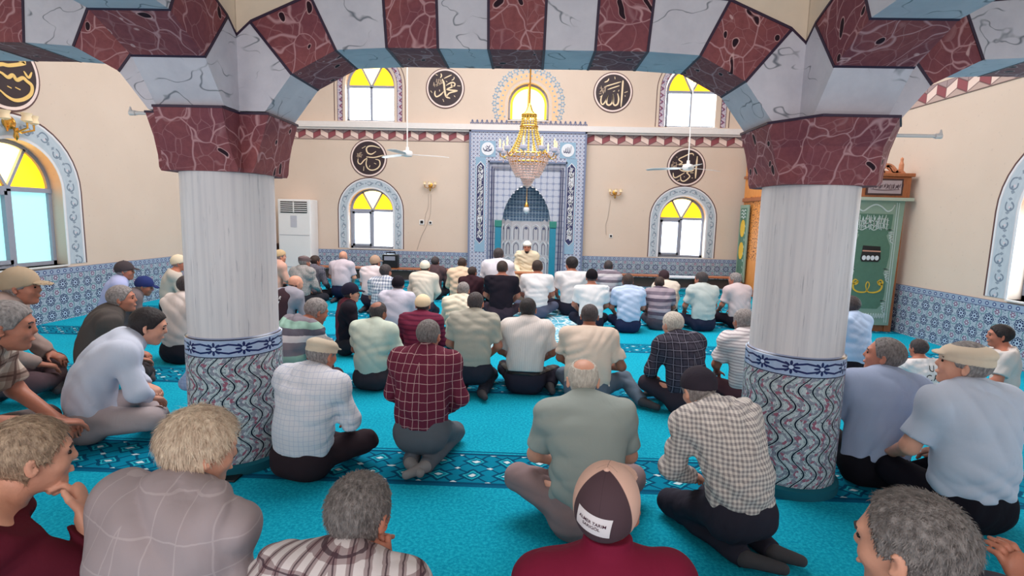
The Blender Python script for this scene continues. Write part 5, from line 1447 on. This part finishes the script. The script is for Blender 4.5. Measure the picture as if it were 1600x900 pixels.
PR(1087, 573, 'man in beige gingham shirt and dark knitted cap bending forward beside the right column', yaw=16, hy=2, hp=-22, side=-5, pose='kneel', zt=.80, lean=24, hunch=16, shirt=cloth('gingham', (226, 216, 210), (146, 138, 140), size=.022), sleeve='long', hair='grey', style='short', cap='kufi', capc=(52, 46, 56), sk='c', pants=(46, 44, 56), joints=dict(AL=(-.02, -.10, .055), TL=(.12, -.20, .045), AR=(.16, -.08, .05), TR=(.26, -.16, .04)))
PR(1393, 529, 'grey-haired man in blue-grey shirt looking up to the left, right of the right column', yaw=-6, hy=58, hp=8, zt=.86, lean=3, hunch=4, side=3, shirt=cloth('plain', (164, 176, 204)), sleeve='short', hair='salt', style='recede', sk='b', fat=1.08, kw=.15, pants=(20, 18, 26), face=True, joints=dict(EL=(-.22,.12,.34), KL=(-.10, .30, .15)))
PR(1523, 531, 'stout man in white shirt and cream flat cap looking left, at the right edge', yaw=8, hy=48, hp=8, zt=.95, lean=4, kw=.15, side=-1, hunch=6, shirt=cloth('plain', (196, 204, 222)), sleeve='short', hair='grey', cap='flat', capc=(226, 206, 184), sk='c', fat=1.12, pants=(20, 18, 28), face=True)
PR(236, 481, 'dark-haired young man in white shirt leaning forward, left of the left column', yaw=-50, hy=-12, hp=-14, zt=.84, lean=26, hunch=10, shirt=cloth('plain', (206, 212, 230)), sleeve='long', hair='black', style='short', sk='c', pants=(176, 162, 164), face=True)
PR(10, 470, 'man in brown and white plaid shirt with one bare forearm reaching out, left edge', yaw=-62, hy=2, hp=-6, zt=.90, d=2.80, lean=20, hunch=10, shirt=cloth('plaid', (206, 190, 176), (120, 84, 76), (90, 66, 62), size=.10), sleeve='short', hair='grey', style='short', sk='b', pants=(110, 100, 100), face=True, joints=dict(WR=(.02, .40, .22), WL=(-.12, .36, .20)))
PR(352, 500, 'person in pale blue checked shirt mostly hidden behind the left column', yaw=-6, d=3.62, zt=.80, lean=10, shirt=cloth('grid', (170, 196, 232), (130, 160, 208), size=.03), sleeve='roll', hair='dark', sk='b', fat=1.15, joints=dict(EL=(-.33, .05, .33)))

# --- left group by the wall
PR(28, 418, 'big man in taupe shirt and beige cap sitting by the left wall below the window', yaw=-58, hy=-10, zt=.98, d=4.0, lean=14, hunch=8, shirt=cloth('plain', (158, 138, 132)), sleeve='long', hair='grey', cap='ball', capc=(176, 156, 132), sk='b', fat=1.15, pants=(84, 66, 72), face=True)
PR(185, 446, 'grey-haired man in dark olive shirt behind the young man in white', yaw=-52, hy=-14, hp=4, zt=.86, lean=14, hunch=8, shirt=cloth('plain', (84, 78, 76)), sleeve='long', hair='grey', sk='b', fat=1.1, pants=(50, 46, 50), face=True)
PR(193, 408, 'man in lilac shirt and dark grey cap next to the tiled left wall', yaw=-50, hy=-16, zt=.86, lean=14, shirt=cloth('plain', (178, 184, 226)), sleeve='long', hair='grey', cap='ball', capc=(74, 66, 70), sk='b', fat=1.1, face=True)
PR(228, 432, 'man in grey shirt and navy blue cap bending down near the left wall', yaw=-50, hy=-20, hp=-14, zt=.74, lean=16, hunch=14, shirt=cloth('plain', (112, 102, 106)), sleeve='long', hair='grey', cap='ball', capc=(44, 56, 112), sk='b', face=True)
PR(292, 430, 'dark-haired man in white shirt half hidden by the left column shaft', yaw=-18, hy=-14, zt=.86, lean=10, shirt=cloth('plain', (224, 212, 208)), sleeve='long', hair='dark', sk='b', fat=1.1, pants=(40, 40, 50))
PR(278, 398, 'man in cream sweater and cream cap beside the left column', yaw=-52, hy=-10, zt=.86, lean=12, shirt=cloth('plain', (212, 198, 186)), sleeve='long', collar=False, hair='grey', cap='ball', capc=(230, 214, 188), sk='b', face=True)

# --- third row
PR(498, 466, 'stooping grey-haired man in grey, green and white striped t-shirt, right of the left column', yaw=-34, hy=-14, hp=-16, zt=.78, lean=22, hunch=14, shirt=cloth('bands', (128, 122, 132), (150, 186, 172), (100, 96, 108), (214, 208, 210), (138, 128, 136), size=.26), sleeve='short', hair='grey', style='short', sk='b', fat=1.12, pants=(70, 50, 58), collar=False)
PR(591, 471, 'balding man in pale green shirt with rolled sleeves', kw=.23, yaw=-10, hy=-12, hp=-6, zt=.75, lean=8, hunch=8, shirt=cloth('plain', (204, 214, 200)), sleeve='short', hair='dark', style='thin', sk='d', pants=(60, 54, 62))
PR(661, 460, 'man in maroon checked shirt and round cream cap', yaw=0, hp=-6, zt=.75, lean=10, hunch=8, shirt=cloth('pin', (120, 44, 70), (88, 30, 56), size=.05), sleeve='roll', hair='dark', style='crop', cap='kufi', capc=(238, 214, 180), sk='b', kw=.24)
PR(743, 456, 'dark-haired man in olive grey short-sleeved shirt kneeling, centre', yaw=-4, hy=-6, pose='kneel', zt=.87, lean=8, hunch=6, shirt=cloth('plain', (176, 172, 160)), sleeve='short', hair='dark', style='crop', sk='b', pants=(46, 48, 60), joints=dict(AR=(.12, -.14, .05), TR=(.17, -.25, .05)), fat=1.05)
PR(825, 465, 'man in white shirt tucked in with a black belt, before the pale rug', yaw=-3, hy=-4, zt=.82, kw=.24, lean=6, hunch=6, shirt=cloth('vpin', (222, 214, 210), (206, 198, 196), size=.02), sleeve='short', hair='black', style='crop', sk='d', pants=(42, 40, 54), belt=True, hemz=.075, joints=dict(AR=(.23, .02, .06), TR=(.26, -.12, .05), KR=(.27, .26, .12), KL=(-.22, .28, .14)))
PR(922, 475, 'broad man in cream t-shirt with one leg stretched to the right in grey jeans', yaw=-6, hy=-4, zt=.80, lean=10, hunch=10, shirt=cloth('plain', (226, 206, 190)), sleeve='short', hair='dark', style='crop', sk='d', collar=False, fat=1.2, pants=(96, 110, 126), joints=dict(KR=(.34, .18, .17), AR=(.48, -.10, .06), TR=(.60, -.18, .045), KL=(-.22, .27, .15), ER=(.30, .04, .32)))
PR(1052, 487, 'white-haired man in dark grey and black plaid shirt, right of the open carpet', yaw=20, hy=6, hp=-6, zt=.78, lean=14, hunch=10, side=-2, shirt=cloth('plaid', (66, 62, 76), (28, 26, 36), (120, 116, 132), size=.06), sleeve='long', hair='white', style='short', sk='c', pants=(56, 48, 58), fat=1.05, joints=dict(KL=(-.27, .18, .22)))
PR(1164, 483, 'grey-haired man in white pin-striped t-shirt partly behind the right column', kw=.23, yaw=6, hy=8, zt=.80, lean=10, hunch=8, shirt=cloth('pin', (228, 222, 224), (166, 156, 164), size=.026), sleeve='short', hair='grey', style='short', sk='d', pants=(76, 52, 62))
PR(1330, 462, 'man in light blue shirt sitting right behind the right column', yaw=24, hy=18, zt=.82, lean=8, shirt=cloth('plain', (186, 208, 240)), sleeve='short', hair='dark', style='short', sk='b', pants=(24, 24, 34), fat=1.05)
r, sh, inf = PR(1438, 530, 'boy in white t-shirt with black letters on its back, on the right', yaw=8, hy=4, d=4.35, zt=.66, lean=6, shirt=WHT, sleeve='short', hair='dark', style='short', sk='b', collar=False)
print_on(sh, sh, ['U', 'C A'], .10, inf['P2'] + np.array([.02, -.12, .04]), (0, -1, .15), (0, 0, 1), M_DARK, 'back_print')
PR(1567, 507, 'dark-haired boy in pale t-shirt looking left, by the tiled right wall', yaw=56, hy=8, zt=.74, lean=4, shirt=cloth('plain', (214, 208, 206)), sleeve='short', hair='black', style='short', sk='b', collar=False, fat=.85, face=True)

# --- fourth row
r, sh, inf = PR(463, 430, 'bald man in dark brown vest with white lettering over a grey shirt', yaw=-30, hy=-10, hp=-10, zt=.76, lean=12, hunch=12, shirt=cloth('plain', (148, 146, 158)), sleeve='long', hair='dark', style='bald', sk='c', fat=1.15, vest=cloth('plain', (62, 44, 52)))
print_on(sh, sh, ['ENSAR', 'TARIM'], .062, inf['P3'] + np.array([-.02, -.14, -.08]), (0, -1, .3), (0, 0, 1), M_TILEW, 'vest_lettering', spacing=1.1)
PR(547, 442, 'boy in navy cap and black and maroon shirt turned to the right', yaw=-62, hy=-8, zt=.66, d=5.6, lean=4, shirt=cloth('trim', (94, 40, 54), (34, 28, 38), size=.09), sleeve='short', hair='dark', cap='ball', capc=(36, 34, 52), sk='c', fat=.85, face=True)
PR(622, 431, 'man in lilac white shirt and black cap', yaw=-2, zt=.78, lean=8, shirt=cloth('plain', (206, 202, 218)), sleeve='short', hair='dark', style='crop', cap='ball', capc=(30, 26, 34), sk='b', fat=1.1)
PR(602, 413, 'dark-haired man in blue and white checked shirt behind the black cap', yaw=-12, hy=-12, zt=.82, lean=8, shirt=cloth('gingham', (222, 224, 232), (120, 132, 156), size=.045), sleeve='short', hair='dark', sk='b')
PR(724, 441, 'old man with shaven head in cream shirt, behind the olive grey shirt', yaw=-6, zt=.76, lean=10, hunch=10, shirt=cloth('plain', (226, 218, 198)), sleeve='long', hair='grey', style='crop', sk='b', fat=1.05)
PR(785, 408, 'young man in black t-shirt sitting before the preacher', kw=.23, yaw=-2, zt=.88, lean=4, hunch=2, shirt=cloth('plain', (34, 28, 38)), sleeve='short', hair='brown', style='short', sk='b', collar=False, pants=(60, 50, 62))
PR(840, 407, 'young man in white t-shirt right of the black t-shirt', yaw=-2, zt=.88, lean=6, hunch=4, shirt=WHT, sleeve='short', hair='brown', style='short', sk='b', collar=False, pants=(90, 96, 120))
PR(894, 402, 'young man with quiffed black hair in white t-shirt turned a little left', yaw=10, hy=26, zt=.92, lean=4, shirt=WHT, sleeve='short', hair='black', style='long', sk='b', collar=False, pants=(36, 36, 52))
PR(925, 421, 'man in white t-shirt and black cap', kw=.23, yaw=0, hp=-4, zt=.84, lean=6, shirt=WHT, sleeve='short', hair='dark', style='crop', cap='ball', capc=(24, 20, 26), sk='b', collar=False, pants=(30, 34, 52))
PR(982, 428, 'dark-haired man in light blue polo shirt', kw=.19, yaw=2, zt=.79, lean=8, hunch=6, shirt=cloth('plain', (190, 206, 234)), sleeve='short', hair='brown', style='short', sk='b', pants=(36, 44, 76))
PR(951, 407, 'man in grey and white banded shirt behind the black cap on the right', yaw=0, hy=-8, zt=.82, lean=6, shirt=cloth('bands', (176, 168, 180), (120, 110, 122), (206, 200, 206), size=.16), sleeve='short', hair='dark', sk='b', pants=(40, 40, 60))
PR(1031, 432, 'man in purple-grey broad-striped polo shirt', kw=.18, yaw=-4, zt=.74, lean=8, hunch=8, shirt=cloth('bands', (184, 168, 178), (98, 86, 102), (160, 146, 156), (122, 110, 124), size=.22), sleeve='short', hair='brown', style='crop', sk='d', fat=1.06, pants=(76, 72, 84))
PR(1038, 422, 'man in cream shirt and dark brown cap behind the broad-striped polo', yaw=14, zt=.76, lean=14, hunch=8, shirt=cloth('plain', (226, 216, 204)), sleeve='long', hair='grey', cap='ball', capc=(62, 48, 54), sk='b', fat=1.05)
PR(1097, 425, 'dark-haired man in pale green-grey shirt, left of the pink-shirted man', kw=.23, yaw=12, hy=24, zt=.82, lean=8, hunch=4, shirt=cloth('plain', (190, 198, 196)), sleeve='short', hair='dark', sk='b', pants=(36, 40, 62), fat=1.05)
PR(1150, 426, 'grey-haired man in pinkish beige shirt beside the right column shaft', kw=.20, yaw=22, hy=24, zt=.80, lean=8, hunch=6, shirt=cloth('plain', (206, 188, 190)), sleeve='short', hair='grey', style='short', sk='b', pants=(30, 24, 36), fat=1.1)

# --- front row
PR(664, 407, 'man in cream shirt and white wrapped cap kneeling', yaw=-3, pose='kneel', zt=.86, lean=8, hunch=4, shirt=cloth('plain', (222, 210, 196)), sleeve='long', hair='dark', style='crop', cap='kufi', capc=(236, 226, 208), sk='b', pants=(62, 58, 72), fat=1.1)
PR(680, 401, 'dark-haired man in dark brown shirt behind the white wrapped cap', kw=.20, yaw=-8, hy=-10, zt=.78, lean=8, shirt=cloth('plain', (84, 66, 70)), sleeve='long', hair='dark', sk='d')
PR(722, 403, 'man in peach beige shirt near the left edge of the prayer niche', kw=.20, yaw=-4, zt=.82, lean=8, hunch=4, shirt=cloth('plain', (224, 196, 170)), sleeve='long', hair='brown', style='crop', sk='d', fat=1.1)
PR(738, 417, 'dark-haired youth in black jacket beside the peach shirt', yaw=-16, hy=-14, zt=.73, kw=.18, lean=10, shirt=cloth('plain', (56, 32, 40)), sleeve='long', hair='brown', style='short', sk='b', fat=.95)
PR(779, 388, 'man in white shirt kneeling upright at the foot of the prayer niche', yaw=-4, pose='kneel', zt=1.02, lean=6, hunch=2, shirt=cloth('plain', (226, 222, 232)), sleeve='short', hair='dark', style='short', sk='d', fat=1.1)
PR(536, 392, 'bald man in lilac-beige shirt kneeling in front of the left back window', yaw=-6, pose='kneel', zt=.88, lean=6, hunch=4, shirt=cloth('plain', (206, 194, 204)), sleeve='short', hair='grey', style='bald', sk='c', fat=1.1, pants=(34, 38, 66), hemz=.05)
PR(586, 399, 'man in pinkish white shirt and tan cap under the left back window', yaw=-16, hy=-10, pose='kneel', zt=.88, lean=8, hunch=6, shirt=cloth('plain', (222, 206, 210)), sleeve='short', hair='dark', cap='ball', capc=(178, 148, 128), sk='b', fat=1.05, pants=(52, 44, 60))
PR(475, 398, 'man in green-grey plaid shirt and flat grey cap by the air conditioner', yaw=-20, hy=-14, zt=.84, lean=8, shirt=cloth('plaid', (168, 160, 160), (104, 112, 112), (206, 200, 196), size=.05), sleeve='long', hair='grey', cap='flat', capc=(108, 92, 94), sk='b', fat=1.05)
PR(492, 399, 'dark-haired man in dark checked shirt just behind the flat grey cap', kw=.23, yaw=-20, hy=-14, zt=.79, lean=8, shirt=cloth('plaid', (112, 108, 120), (60, 60, 74), (150, 146, 156), size=.05), sleeve='long', hair='brown', sk='b')
PR(437, 390, 'man in peach shirt and beige skullcap looking right, against the air conditioner', yaw=-40, hy=-16, zt=.86, lean=8, shirt=cloth('plain', (222, 176, 160)), sleeve='long', hair='grey', cap='kufi', capc=(206, 178, 140), sk='c', face=True, pants=(30, 24, 34))
PR(409, 430, 'man in pale grey shirt almost wholly hidden by the left column', yaw=-14, d=7.1, lean=12, kw=.2, shirt=cloth('plain', (206, 200, 196)), sleeve='long', hair='grey', sk='b', fat=1.1)
PR(824, 377, 'bearded preacher in cream robe and white turban facing the congregation', yaw=176, hp=-4, pose='kneel', d=9.9, zt=.91, base=.20, lean=4, shirt=cloth('plain', (226, 212, 186)), sleeve='long', long_shirt=1, hair='black', style='crop', cap='turban', capc=(240, 236, 230), sk='b', fat=1.1, face=True, beard='black', joints=dict(WL=(-.14, .30, .38), WR=(.14, .30, .38)))
